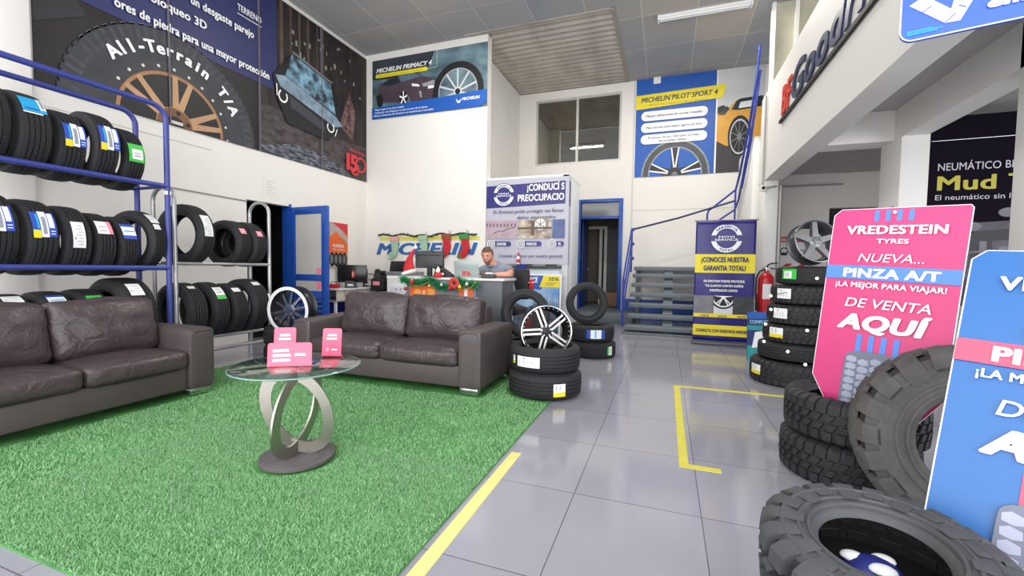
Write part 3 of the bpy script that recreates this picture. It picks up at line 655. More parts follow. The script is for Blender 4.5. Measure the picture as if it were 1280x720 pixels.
# ---- mezzanine lettering: red and navy raised letters with a black rule
t = thing('parapet_lettering', 'raised red and navy brand letters underlined in black along the mezzanine parapet', 'lettering', (1.522, 7.36, 3.42), RZ_R)
def raised(txt, x, z, h, w, m, name, bold=.025, shear=.0):
    vs, fs = text_mesh(txt, bold, shear); x0 = min(v[0] for v in vs); k = h/.727; kx = w/(max(v[0] for v in vs)-x0)
    mb = MB(); mb.add([((vx-x0)*kx+x, -.018-.0004*vk, vz*k+z) for vx, vz, vk in vs], fs, m)
    o = mb.build(name, t)
    bm = bmesh.new(); bm.from_mesh(o.data); r = bmesh.ops.extrude_face_region(bm, geom=bm.faces[:])
    for g in r['geom']:
        if isinstance(g, bmesh.types.BMVert): g.co.y = -.001
    bmesh.ops.recalc_face_normals(bm, faces=bm.faces[:]); bm.to_mesh(o.data); bm.free(); return o
l_red = mat('letter_red', '#d23a2c', .45); l_navy = mat('letter_navy', '#2a3358', .45)
raised('BF', .06, .1, .4, .5, l_red, 'red_letters', shear=.15); raised('Goodrich', .6, .1, .42, 3.0, l_navy, 'navy_letters', shear=.2)
MB().box((0, -.03, 0), (3.8, 0, .045), black_matte).build('underline', t)

# ---- dark banner of an off-road tyre on the right, between the columns
t = thing('mud_tyre_banner', 'near-black hanging banner with yellow heading and dim off-road car between the right columns', 'banner', (2.73, 6.2, .9))
w, h = 1.75, 2.1; sheet = mat('print_ink', '#17121d', .9, spec=.08, noise=.1)
slab_panel(t, w, h, sheet, .01, 'banner_sheet'); p = Print(t, w, h)
p.layer('car_picture'); g1 = mat('print_grey_a', '#4d4a52', .6, noise=.2); g2 = mat('print_grey_b', '#6d6a70', .6, noise=.2); g3 = mat('print_grey_c', '#2f2d35', .6)
p.poly([(.25, 0), (.35, .75), (.55, .9), (1.6, .95), (1.75, .8), (1.75, 0)], g3).up().poly([(.36, .82), (.4, .92), (1.75, 1.0), (1.75, .94)], g1).ell(.42, .88, .09, .05, g2).ell(.72, 1.03, .08, .05, g2).rect_(.35, .3, .42, .85, g1).rect_(.5, .3, .56, .72, g2).poly([(.6, .72), (1.6, .8), (1.6, .5), (.62, .48)], g1).up().rect_(.66, .5, .8, .66, g2)
p.line([(.6, .62), (.3, .58)], .02, g2)
p.layer('banner_lettering').text('NEUMÁTICO BF', .1, 1.505, .085, mat('print_lilac', '#c7c3cf', .5), w=.66, bold=.005).text('Mud T', .1, 1.29, .16, mat('print_gold', '#b9ad35', .5), w=.78, bold=.03).text('El neumático sin límites', .09, 1.18, .06, mat('print_lilac', '#c7c3cf'), w=.86)
p.flush(); MB().cyl((.02, -.03, 1.83), (1.7, -.03, 1.85), .006, chrome).build('hanging_rod', t)
t = thing('column_sign', 'small dark sign plate with pale print on the middle right column', 'sign', (2.457, 6.52, 1.9), RZ_R)
slab_panel(t, .3, .13, mat('plate_dark', '#39352f', .5), .006, 'plate'); p = Print(t, .3, .13, y=-.001); p.layer('print').rect_(.03, .06, .2, .085, mat('plate_gold', '#b7a860', .5)).rect_(.23, .04, .27, .1, mat('plate_gold', '#b7a860')); p.flush()
t = thing('extinguisher_sign', 'white sign with a red heading on the far right wall behind the tyre tower', 'sign', (2.06, 9.89, 1.28))
slab_panel(t, .55, .67, pr_white, .008, 'plate'); p = Print(t, .55, .67); p.layer('red_band').rect_(0, .56, .55, .67, red_pr).poly([(0, 0), (.18, .14), (.3, .14), (.1, 0)], red_pr).poly([(.25, 0), (.43, .14), (.55, .14), (.35, 0)], red_pr)
p.layer('lettering').text('EXTINTOR', .04, .585, .06, pr_white, w=.47, bold=.04).ring(.13, .38, .07, .08, .75, pr_black, 24).rect_(.08, .3, .18, .36, pr_black).text('CLASE ABC', .24, .38, .035, pr_black, w=.25); p.flush()

# ---- blue hanging sign at the front of the mezzanine
t = thing('hanging_sign', 'royal blue rounded sign with a white mark hanging at the upper right of the entrance', 'sign', (1.25, 3.2, 2.6), (0, 0, math.radians(-15)))
w, h = 1.1, .95; sb = mat('sign_royal', '#2f5fd6', .35, noise=.02); pts = []
for cx, cz, a in ((w-.06, h-.06, 0), (.06, h-.06, 90), (.06, .06, 180), (w-.06, .06, 270)):
    for k in range(7): tt = math.radians(a+15*k); pts.append((cx+.06*math.cos(tt), cz+.06*math.sin(tt)))
slab_panel(t, w, h, sb, .03, 'sign_board', pts); mb = MB(); q = pts+[pts[0]]
mb.tube([(x, -.002, z) for x, z in pts], .004, pr_white, 6, closed=True); mb.build('edge_trim', t)
p = Print(t, w, h, y=-.001); p.layer('white_mark').poly([(.035, .2), (.1, .235), (.215, .125), (.225, .06), (.19, .058)], pr_white).poly([(.19, .058), (.25, .055), (.3, .16), (.36, .42), (.265, .42), (.21, .12)], pr_white).up().line([(.09, .145), (.13, .17)], .006, sb).line([(.19, .06), (.23, .1)], .006, sb).line([(.27, .12), (.24, .14)], .006, sb)
p.layer('lettering').text('em', .35, .085, .055, pr_white, w=.15, bold=.06, shear=.1); teal = mat('sign_teal', '#2cc6d8', .4)
p.ring(.555, .1, .045, .045, .62, teal, 24, 180, 360).ring(.555, .115, .028, .038, .6, teal, 24).line([(.525, .16), (.525, .1)], .018, teal).line([(.585, .16), (.585, .1)], .018, teal).text('tion', .62, .085, .055, pr_white, bold=.05)
for k in range(3): p.rect_(.03, .028+k*.009, .03+[.13, .15, .11][k], .032+k*.009, teal)
p.flush()
mb = MB(); mb.box((.3, .03, .2), (.36, .1, .9), mid_grey); mb.box((.75, .03, .2), (.81, .1, .9), mid_grey); mb.build('bracket', t)

# ================================================================== TYRES AND WHEELS
_ty = {}
def tyre_mesh(R, rh, Wd, style, upright, m_side=None):
    key = (R, rh, Wd, style, upright, m_side.name if m_side else '')
    if key in _ty: return _ty[key]
    w = Wd/2; h = R-rh; mb = MB(); ms = m_side or (rubber if style == 'road' else rubber_mud)
    mb.M = Matrix.Translation((0, R, 0) if upright else (0, 0, w))
    side = [(rh-.004, .68), (rh+.006, .84), (rh+.018, .88), (rh+.02, .93), (rh+.3*h, 1.0), (rh+.42*h, 1.0), (rh+.44*h, 1.02), (rh+.5*h, 1.02), (rh+.52*h, .995), (rh+.72*h, .95)]
    if style == 'lug': side = side[:4]+[(rh+.1*h, .93), (rh+.12*h, .99), (rh+.17*h, 1.0), (rh+.19*h, .96), (rh+.27*h, .975), (rh+.29*h, 1.02), (rh+.34*h, 1.02), (rh+.36*h, .985), (rh+.55*h, 1.0), (rh+.57*h, 1.03), (rh+.62*h, 1.03), (rh+.64*h, .98)]
    prof = []; mats = []
    def put(r, z, m): prof.append((r, z)); mats.append(m)
    for r, k in side: put(r, -k*w, ms)
    if style == 'road':
        put(R-.02, -.87*w, ms); put(R-.008, -.79*w, tread)
        for gz in (-.45, -.15, .15, .45):
            g = .0045
            put(R-.003*abs(gz), gz*w-g, tread); put(R-.01, gz*w-g*.7, pr_black); put(R-.01, gz*w+g*.7, tread); put(R-.003*abs(gz), gz*w+g, tread)
        put(R-.008, .79*w, ms); put(R-.02, .87*w, ms)
    else:
        d = .016 if style == 'mud' else .03
        put(R-d-.01, -.88*w, ms); put(R-d, -.7*w, rubber_mud); put(R-d, .7*w, rubber_mud); put(R-d-.01, .88*w, ms)
    for r, k in side[::-1]: put(r, k*w, ms)
    for r, k in ((rh+.03, .6), (R-.035, .7), (R-.028, 0), (R-.035, -.7), (rh+.03, -.6)): put(r, k*w, black_matte)
    mb.lathe(prof, ms, 56, closed=True, mats=mats)
    if style != 'road':
        big = style == 'lug'; N_ = 20 if big else 34; base = R-(.036 if big else .022)
        def strip(th, dth, st, skew):
            vs = []
            for i, (z, r) in enumerate(st):
                t = th+skew*i
                for tt, rr in ((t-dth, base-.004 if i < 2 else r-.02), (t-dth*.86, r), (t+dth*.86, r), (t+dth, base-.004 if i < 2 else r-.02)):
                    vs.append((rr*math.cos(tt), rr*math.sin(tt), z))
            n = len(st); fs = []
            for i in range(n-1):
                for k in range(3): fs.append([i*4+k, i*4+k+1, i*4+5+k, i*4+4+k])
            fs += [[3, 2, 1, 0], [(n-1)*4+k for k in range(4)]]
            mb.add(vs, fs, rubber_mud if not big else ms)
        step = 2*PI/N_
        for i in range(N_):
            for sg in (1, -1):
                t = i*step+(step/2 if sg < 0 else 0); dd = .02 if i % 2 else 0
                strip(t, step*.36, [(sg*.42*w, R-.001), (sg*.82*w, R-.005), (sg*1.0*w, R-.03), (sg*(1.03)*w, R-.06-dd-(.02 if big else 0))], sg*step*.05)
                strip(t+step*.42, step*.3, [(sg*.06*w, R), (sg*.2*w, R), (sg*.36*w, R-.001)], sg*step*.16)
    me_o = mb.build('tyre_body'); me = me_o.data; bpy.data.objects.remove(me_o)
    _ty[key] = me; return me
WHT, INK = paper, mat('label_ink', '#9297a0', .6)
def lab_white(k=4): return [(0, 1, 0, 1, WHT)]+[(.2, .2+.5*(1 if i % 2 else .7), .12+i*.8/k, .12+i*.8/k+.02, INK) for i in range(k)]+[(.78, .88, .3, .4, INK)]
LABELS = {
 'blue': [(0, 1, 0, 1, lab_blue), (.08, .3, .35, .97, WHT), (.34, .66, -.02, 1.04, WHT), (.7, .8, .3, .9, cyan_lab), (.42, .58, .1, .8, INK), (.68, 1.0, -.06, .24, m_yel), (.08, .28, .1, .13, WHT), (.08, .28, .2, .23, WHT)],
 'cyan': [(0, 1, 0, 1, cyan_lab), (0, .25, .2, 1, WHT), (.2, 1, -.12, -.04, WHT), (.3, .9, .12, .2, lab_blue), (.06, .18, .3, .9, INK)],
 'green': [(0, 1, 0, 1, green_lab), (.1, .8, .15, .7, WHT), (.25, .65, .3, .36, INK), (.25, .65, .45, .5, INK)],
 'white': lab_white(), 'tall': lab_white(7),
 'pinkw': [(0, 1, 0, 1, WHT), (0, .25, 0, 1, lab_pink), (.4, .85, .2, .25, INK), (.4, .85, .5, .55, INK)],
 'pink': [(0, 1, 0, 1, lab_pink), (.2, .8, .3, .4, WHT), (.2, .8, .6, .7, WHT)],
 'greenw': [(0, 1, 0, 1, WHT), (0, 1, 0, .3, green_lab), (.2, .8, .5, .56, INK), (.2, .8, .75, .8, INK)],
 'yelw': [(0, 1, 0, 1, WHT), (0, .35, 0, 1, m_yel), (.5, .9, .2, .25, INK), (.5, .9, .5, .55, INK)],
 'bluew': [(0, 1, 0, 1, WHT), (0, 1, 0, .22, lab_blue), (0, 1, .8, 1, lab_blue), (.1, .9, .45, .52, cyan_lab)],
}
def sticker(parent, R, Wd, upright, th, zc, arc, zw, kind):
    """patch on the tread: th degrees, zc offset along the axis (fraction of half width), arc = length round the tread, zw = width"""
    mb = MB(); mb.M = Matrix.Translation((0, R, 0) if upright else (0, 0, Wd/2)); z0 = zc*Wd/2-zw/2; dth = arc/R; t0 = math.radians(th)-dth/2
    for i, (u0, u1, v0, v1, m) in enumerate(LABELS[kind]):
        rr = R+.0025+.0007*i; vs = []; n = 8
        for k in range(n+1):
            t = t0+dth*(v0+(v1-v0)*k/n)
            for u in (u0, u1): vs.append((rr*math.cos(t), rr*math.sin(t), z0+zw*u))
        mb.add(vs, [[2*k, 2*k+1, 2*k+3, 2*k+2] for k in range(n)], m, True)
    return mb.build('label_sticker', parent)
def tyre(label, loc, R=.33, rh=.215, Wd=.215, style='road', rot=(0, 0, 0), upright=False, stickers=(), group=None, m_side=None):
    t = thing('tyre', label, 'tyre', loc, rot, group)
    o = bpy.data.objects.new('tyre_body', tyre_mesh(R, rh, Wd, style, upright, m_side)); C.objects.link(o); o.parent = t
    for s in stickers: sticker(t, R, Wd, upright, *s)
    return t
def up_tyre(label, x, y, z, R, yaw=0, lean=0, **k):
    return tyre(label, (x, y, z), R=R, rot=(PI/2+lean, 0, yaw), upright=True, **k)

def alloy_wheel(label, loc, rot, R, Wd, style, group=None):
    t = thing('alloy_wheel', label, 'wheel', loc, rot, group); w = Wd
    lip = {'white': white_pl, 'star': chrome, 'silver': mat('wheel_silver', '#a4a4a8', .35, metal=.8)}[style]
    barrel = {'white': mat('barrel_dark', '#34343a', .3, metal=.5), 'star': mat('barrel_black', '#2a2a2e', .3, metal=.4), 'silver': mat('barrel_grey', '#55565a', .35, metal=.6)}[style]
    k = .86 if style == 'white' else .94
    mb = MB(); prof = [(R*.84, 0), (R, 0), (R, .012), (R*.9, .03), (R*.84, w*.4), (R*.9, w*.75), (R*.97, w-.012), (R, w-.01), (R, w), (R*.965, w+.002), (R*k, w-.004), (R*(k-.05), w-.05), (R*.8, w*.42), (R*.8, .0), (R*.84, 0)]
    ms = [barrel]*6+[lip]*4+[barrel]*4; mb.lathe(prof, barrel, 64, mats=ms); mb.build('rim', t)
    zf = w-.03
    def spoke(a, r0, r1, w0, w1, z0, z1, th, m, mtop=None, off=0):
        mb = MB(); c, s_ = math.cos(a), math.sin(a); P = lambda r, q, z: (r*c-(q+off)*s_, r*s_+(q+off)*c, z)
        vs = [P(r0, -w0/2, z0), P(r1, -w1/2, z1), P(r1, w1/2, z1), P(r0, w0/2, z0), P(r0, -w0/2*1.3, z0-th), P(r1, -w1/2*1.3, z1-th), P(r1, w1/2*1.3, z1-th), P(r0, w0/2*1.3, z0-th)]
        mb.add(vs, [[0, 1, 2, 3]], mtop or m); mb.add(vs, [[7, 6, 5, 4], [0, 4, 5, 1], [1, 5, 6, 2], [2, 6, 7, 3], [3, 7, 4, 0]], m); mb.build('spoke', t)
    if style == 'star':
        blk = black_gloss; mach = mat('machined', '#dcd6d2', .3, metal=.7)
        for i in range(5):
            a = 2*PI*i/5+PI/2+.35
            for sg in (-1, 1):
                spoke(a, R*.2, R*.95, R*.075, R*.075, zf+.01, zf+.005, .035, blk, mach, off=sg*R*.085)
    elif style == 'white':
        for i in range(10): spoke(2*PI*i/10+.2, R*.22, R*.82, R*.14, R*.07, zf-.005, zf-.03, .03, mat('spoke_dark', '#26262c', .3), mat('spoke_machined', '#8d93a3', .25, metal=.8))
    else:
        sil = lip
        for i in range(5): spoke(2*PI*i/5+PI/2, R*.15, R*.95, R*.28, R*.2, zf+.005, zf+.012, .04, sil)
    mb = MB(); hub = {'star': black_gloss, 'white': mat('hub_blue', '#5f6880', .3, metal=.6), 'silver': lip}[style]
    mb.lathe([(0, zf-.1), (R*.27, zf-.1), (R*.28, zf), (R*.22, zf+.008), (R*.12, zf+.008), (R*.11, zf+.018), (0, zf+.02)], hub, 36); mb.build('hub', t)
    mb = MB()
    for i in range(5):
        a = 2*PI*i/5+.4; mb.cyl((R*.18*math.cos(a), R*.18*math.sin(a), zf), (R*.18*math.cos(a), R*.18*math.sin(a), zf+.012), R*.035, mid_grey if style != 'star' else chrome, seg=10)
    mb.build('bolt_holes', t)
    if style == 'star':
        mb = MB()
        for i in range(30):
            a = 2*PI*i/30; mb.cyl((R*.9*math.cos(a), R*.9*math.sin(a), w-.04), (R*.9*math.cos(a), R*.9*math.sin(a), w-.012), R*.018, chrome, seg=8)
        mb.build('rim_studs', t)
    return t

# ------------------------------------------------------------------ blue rack
t = thing('tyre_rack', 'tall blue tubular tyre rack standing along the left wall behind the near sofa', 'rack', (0, 0, 0))
fx, rx, ye, yn, zt, r_ = -5.05, -5.55, 3.14, .1, 2.9, .027
def frame(x):
    pts = [(x, ye, 0), (x, ye, zt-.14)]
    for k in range(1, 8): a = PI/2*k/8; pts.append((x, ye-.14+.14*math.cos(a), zt-.14+.14*math.sin(a)))
    pts += [(x, ye-.14, zt), (x, yn+.14, zt)]
    for k in range(1, 8): a = PI/2*k/8; pts.append((x, yn+.14-.14*math.sin(a), zt-.14+.14*math.cos(a)))
    return pts+[(x, yn, zt-.14), (x, yn, 0)]
MB().tube(frame(fx), r_, rack_blue, 12).build('front_frame', t); MB().tube(frame(rx), r_, rack_blue, 12).build('rear_frame', t)
for z in (2.07, 1.2, .36):
    MB().tube([(fx, yn, z), (fx, ye, z)], .026, rack_blue).build('shelf_rail', t); MB().tube([(rx, yn, z), (rx, ye, z)], .026, rack_blue).build('shelf_rail', t)
    MB().tube([(fx, ye, z), (rx, ye, z)], .017, rack_blue).build('end_bar', t); MB().tube([(fx, yn, z), (rx, yn, z)], .017, rack_blue).build('end_bar', t)
MB().box((fx-.002, ye-.03, 1.98), (fx+.024, ye+.024, 2.02), paper).build('price_tag', t)
def rack_tyre(y, z, R, Wd, lab, st, yaw=0, group=None, half=.25, xc=-5.3):
    rr = .028 if half > .2 else .022; zc = z+math.sqrt((R+rr)**2-half*half)
    return up_tyre(lab, xc, y, zc-R, R, yaw=yaw, Wd=Wd, rh=R*.64, stickers=st, group=group)
G1 = 'tyres on the top shelf of the blue rack'
rack_tyre(1.84, 2.07, .36, .24, 'large black tyre farthest left on the top shelf of the blue rack, no label', (), group=G1)
rack_tyre(2.10, 2.07, .345, .22, 'black tyre with a cyan and white label on the top shelf of the blue rack', [(38, 0, .16, .15, 'cyan')], group=G1)
rack_tyre(2.35, 2.07, .315, .205, 'small black tyre with blue and yellow label midway along the top blue shelf', [(14, -.1, .2, .15, 'blue')], group=G1)
rack_tyre(2.59, 2.07, .34, .205, 'taller black tyre with blue and yellow label beside the green-labelled tyre, top shelf', [(14, -.1, .22, .15, 'blue')], group=G1)
rack_tyre(2.83, 2.07, .31, .19, 'black tyre with a green label at the right end of the top shelf', [(8, 0, .18, .13, 'green')], group=G1)
G2 = 'tyres on the middle shelf of the blue rack'
rack_tyre(1.88, 1.2, .34, .225, 'black tyre with a blue and yellow label farthest left on the middle shelf', [(22, .1, .22, .15, 'blue')], group=G2)
rack_tyre(2.13, 1.2, .33, .215, 'black tyre with blue and yellow label beside the narrow-ticket tyre, middle shelf', [(20, .0, .22, .15, 'blue')], group=G2)
rack_tyre(2.37, 1.2, .32, .205, 'black tyre with a narrow white ticket in the middle of the middle shelf', [(10, .1, .24, .09, 'tall')], group=G2)
rack_tyre(2.58, 1.2, .305, .17, 'narrow black tyre with a pink-edged white label on the middle shelf', [(32, .1, .14, .12, 'pinkw')], group=G2)
rack_tyre(2.77, 1.2, .3, .165, 'narrow black tyre with a white and pale blue label on the middle shelf', [(30, 0, .17, .11, 'bluew')], group=G2)
rack_tyre(2.97, 1.2, .32, .15, 'black tyre turned askew at the right end of the middle shelf', [(48, .1, .13, .09, 'white'), (28, .2, .06, .07, 'white')], yaw=.2, group=G2, half=.21)
G3 = 'tyres on the bottom shelf of the blue rack'
rack_tyre(1.98, .36, .34, .23, 'black tyre showing only its crown above the left sofa cushion', [(62, 0, .1, .12, 'white')], group=G3)
rack_tyre(2.24, .36, .345, .23, 'black tyre on the bottom shelf with a blue label just above the sofa back', [(52, 0, .14, .12, 'bluew')], group=G3)
rack_tyre(2.5, .36, .35, .23, 'black tyre on the bottom shelf with a green label edge above the sofa back', [(46, 0, .12, .12, 'green')], group=G3)
rack_tyre(2.82, .36, .395, .3, 'broad black tyre with a long white ticket at the right end of the bottom shelf', [(46, .1, .16, .12, 'white')], group=G3)

# ------------------------------------------------------------------ silver rack
t = thing('tyre_rack', 'silver tubular tyre rack with rounded ends between the blue rack and the dark doorway', 'rack', (0, 0, 0))
sx0, sx1, sy0, sy1 = -5.2, -5.56, 3.3, 4.52
for y in (sy0, sy1):
    pts = [(sx0, y, 0), (sx0, y, 1.96)]+[((sx0+sx1)/2+.18*math.cos(PI*k/10), y, 1.96+.15*math.sin(PI*k/10)) for k in range(1, 10)]+[(sx1, y, 1.96), (sx1, y, 0)]
    MB().tube(pts, .022, silver_paint, 12).build('end_frame', t)
for z in (1.25, .36):
    for x in (sx0, sx1): MB().tube([(x, sy0, z), (x, sy1, z)], .02, silver_paint).build('shelf_rail', t)
MB().tube([(sx0, sy0, .2), (sx0, sy1, .2)], .02, silver_paint).build('brace_rail', t)
G4 = 'tyres on the upper shelf of the silver rack'; G5 = 'tyres on the lower shelf of the silver rack'
rack_tyre(3.53, 1.25, .36, .19, 'large black tyre standing alone on the silver rack with a tall white ticket', [(18, .15, .26, .11, 'tall')], group=G4, half=.18, xc=-5.38, yaw=.12)
rack_tyre(4.06, 1.25, .30, .2, 'black tyre with pink tag and open hole on the upper silver shelf', [(32, .2, .08, .09, 'pink')], group=G4, half=.18, xc=-5.38, yaw=.1)
rack_tyre(4.29, 1.25, .30, .2, 'black tyre with pink tag at the far end of the upper silver shelf', [(28, .2, .08, .09, 'pink')], group=G4, half=.18, xc=-5.38, yaw=.1)
rack_tyre(3.46, .36, .345, .22, 'black unlabelled tyre nearest the blue post on the lower silver shelf', [(58, 0, .05, .08, 'white')], group=G5, half=.18, xc=-5.38)
rack_tyre(3.74, .36, .345, .2, 'black tyre with a white and green label on the lower silver shelf', [(40, 0, .18, .11, 'greenw')], group=G5, half=.18, xc=-5.38)
rack_tyre(4.0, .36, .335, .2, 'black tyre with a small white label, last but one on the lower silver shelf', [(50, .1, .07, .1, 'white')], group=G5, half=.18, xc=-5.38)
rack_tyre(4.28, .36, .36, .24, 'big black tyre at the doorway end of the lower silver shelf', [(56, 0, .07, .1, 'white'), (14, -.8, .16, .03, 'white')], group=G5, half=.18, xc=-5.38)

# ------------------------------------------------------------------ tyre stacks on the floor
GS = 'flat tyres stacked on the floor'
tyre('black tyre at the bottom of the stack beside the right sofa arm', (-1.12, 4.17, .013), R=.365, rh=.245, Wd=.24, rot=(0, 0, .3), stickers=[(-70, -.1, .12, .12, 'yelw')], group=GS)
tyre('black tyre with wide white label holding the silver-spoked wheel beside the sofa', (-1.13, 4.18, .259), R=.355, rh=.256, Wd=.235, rot=(0, 0, -.2), stickers=[(-90, -.05, .24, .1, 'white'), (-118, 0, .03, .08, 'yelw')], group=GS)
alloy_wheel('black and silver five-spoke alloy wheel standing in the tyre stack by the sofa', (-1.18, 4.27, .612), (PI/2-.1, 0, .5), .258, .18, 'star')
tyre('black tyre at the bottom of the stack behind, with a small green label', (-.98, 6.28, 0), R=.33, rh=.21, Wd=.23, stickers=[(-35, 0, .09, .12, 'greenw')], group=GS)
tyre('black tyre on top of the rear stack with a broad blue and white label', (-1.0, 6.28, .237), R=.325, rh=.21, Wd=.225, stickers=[(-70, 0, .26, .12, 'bluew')], group=GS)
up_tyre('slim black tyre standing upright on the rear stack, empty hole facing the room', -1.06, 6.2, .467, .3, yaw=.3, lean=-.1, Wd=.18, rh=.195)
tyre('black tyre lying on the floor behind the right sofa under the upright one', (-1.56, 4.95, 0), R=.31, rh=.2, Wd=.205, group=GS)
tyre('black tyre directly under the upright tyre behind the right sofa arm', (-1.56, 4.95, .211), R=.31, rh=.2, Wd=.2, group=GS)
up_tyre('black tyre standing upright behind the right sofa arm in front of the blue offer board', -1.58, 4.9, .416, .295, yaw=.15, lean=-.14, Wd=.19, rh=.19)
tyre('black tyre at the bottom of the pair under the white-lipped wheel', (-4.52, 4.27, .013), R=.335, rh=.23, Wd=.23, group=GS)
tyre('black tyre under the white-lipped wheel beside the left arm of the far sofa', (-4.52, 4.27, .249), R=.335, rh=.26, Wd=.225, group=GS)
alloy_wheel('alloy wheel with a broad white lip and thin dark spokes standing near the blue door', (-4.53, 4.37, .675), (PI/2, 0, .12), .3, .2, 'white')
GT = 'tyres of the tall tower by the column'
R6 = [(.42, .26, 'mud', 1.38, 'yelw', 'large knobbly black tyre at the bottom of the tall tower by the column'), (.365, .19, 'road', 1.4, None, 'black unlabelled tyre, second from the bottom of the tall tower'),
      (.35, .19, 'mud', 1.43, 'yelw', 'black tyre with an orange-edged white label, third from the bottom of the tall tower'), (.345, .21, 'mud', 1.46, 'white', 'black tyre with a grey-white ticket, fourth from the bottom of the tall tower'),
      (.335, .2, 'mud', 1.48, 'white', 'black knobbly tyre with a broad white label, second from the top of the tower'), (.33, .2, 'road', 1.52, 'green', 'black tyre with a green label at the top of the tall tower, wheel on it')]
z = 0
for i, (R, Wd, stl, x, lb, nm) in enumerate(R6):
    st = [(-140 if i else -158, .15, .16, .11, lb)] if lb else []
    tyre(nm, (x, 5.68, z), R=R, rh=R*.6, Wd=Wd, style=stl, rot=(0, 0, .15*i), stickers=[(s[0]-math.degrees(.15*i),)+s[1:] for s in st], group=GT); z += Wd*(1.0 if stl == 'road' else 1.04)+.006
alloy_wheel('silver five-spoke alloy wheel leaning on top of the tall tyre tower', (1.47, 5.62, z+.233), (PI/2-.22, 0, .3), .235, .17, 'silver')
GB = 'tyres around the standing signs'
tyre('knobbly black tyre at the bottom of the pair holding the pink sign', (1.09, 3.2, 0), R=.355, rh=.22, Wd=.25, style='mud', group=GB)
tyre('knobbly black tyre on top of the pair that the pink sign stands in', (1.11, 3.19, .262), R=.36, rh=.23, Wd=.25, style='mud', rot=(0, 0, .1), group=GB)
up_tyre('huge dusty chunky tyre standing upright behind the blue sign', 1.375, 2.57, 0, .46, yaw=-.2, lean=-.12, Wd=.3, rh=.225, style='lug', m_side=rubber_grey, group=GB)
tyre('black tyre lowest in the near right corner under the chunky lugged one', (.615, 1.5, 0), R=.29, rh=.18, Wd=.21, style='mud', group=GB)
tyre('chunky lugged black tyre lying uppermost in the near right corner', (.615, 1.52, .25), R=.305, rh=.15, Wd=.24, style='lug', rot=(math.radians(7), math.radians(-3), 0), m_side=mat('rubber_near', '#47484a', .6, noise=.15, nscale=9, bump=.1, bscale=90), group=GB)

# ================================================================== TURF
t = thing('artificial_turf', 'bright green artificial grass mat under the sofas and coffee table', 'turf mat', (0, 0, 0))
tx0, tx1, ty0, ty1 = -4.98, -.985, .98, 4.63
gb = noisy_print('turf_base', '#3f7a3c', '#62a259', 4)
MB().box((tx0, ty0, .001), (tx1, ty1, .012), gb).build('turf_backing', t)
gm_ = mat('turf_blade', '#6fb069', .55, spec=.3); N, L, b = nodes(gm_)
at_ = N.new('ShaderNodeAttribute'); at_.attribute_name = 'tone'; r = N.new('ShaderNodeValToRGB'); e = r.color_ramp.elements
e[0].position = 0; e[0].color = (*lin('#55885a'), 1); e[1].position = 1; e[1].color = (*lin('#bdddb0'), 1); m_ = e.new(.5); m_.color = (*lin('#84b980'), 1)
L.new(at_.outputs['Fac'], r.inputs[0]); L.new(r.outputs[0], b.inputs['Base Color'])
rng = np.random.default_rng(3)
def turf_blades(n, x0, x1, y0, y1, sc):
    x = rng.uniform(x0, x1, n); y = rng.uniform(y0, y1, n); a = rng.uniform(0, 2*PI, n); l = rng.uniform(.012, .025, n)*sc; wv = rng.uniform(.0018, .0034, n)*sc; b_ = rng.uniform(0, 2*PI, n); ln_ = rng.uniform(.2, .9, n)*l
    z0 = np.full(n, .01); P = np.zeros((n, 3, 3))
    P[:, 0] = np.stack([x-wv*np.cos(a), y-wv*np.sin(a), z0], 1); P[:, 1] = np.stack([x+wv*np.cos(a), y+wv*np.sin(a), z0], 1)
    P[:, 2] = np.stack([np.minimum(x+ln_*np.cos(b_), tx1+.012), y+ln_*np.sin(b_), z0+l*.8], 1); return P
Ps = [turf_blades(150000, -3.3, tx1, ty0, 2.4, 1.0), turf_blades(100000, tx0, tx1, 2.2, ty1, 1.25), turf_blades(35000, tx0, -3.2, ty0, 2.4, 1.2)]
P = np.concatenate(Ps); bx, by = P[:, 0, 0], P[:, 0, 1]; keep = np.ones(len(P), bool)
keep &= ~((bx < -4.085) & (bx > -4.93) & (by > .95) & (by < 2.97)); keep &= ~((bx > -3.945) & (bx < -1.605) & (by > 3.69) & (by < 4.62))
for cx_, cy_, cr_ in ((-2.18, 2.09, .25), (-1.12, 4.17, .39), (-4.52, 4.27, .36)): keep &= ((bx-cx_)**2+(by-cy_)**2) > cr_**2
P = P[keep]; n = len(P)
me = bpy.data.meshes.new('turf_pile'); me.vertices.add(n*3); me.vertices.foreach_set('co', P.reshape(-1)); me.loops.add(n*3); me.loops.foreach_set('vertex_index', np.arange(n*3, dtype=np.int32))
me.polygons.add(n); me.polygons.foreach_set('loop_start', np.arange(0, n*3, 3, dtype=np.int32)); me.materials.append(gm_)
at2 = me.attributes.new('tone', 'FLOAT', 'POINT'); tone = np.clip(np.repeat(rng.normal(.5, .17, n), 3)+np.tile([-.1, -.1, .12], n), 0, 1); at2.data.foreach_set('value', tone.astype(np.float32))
me.update(); me.validate(); o = bpy.data.objects.new('turf_pile', me); C.objects.link(o); o.parent = t; o['kind'] = 'stuff'

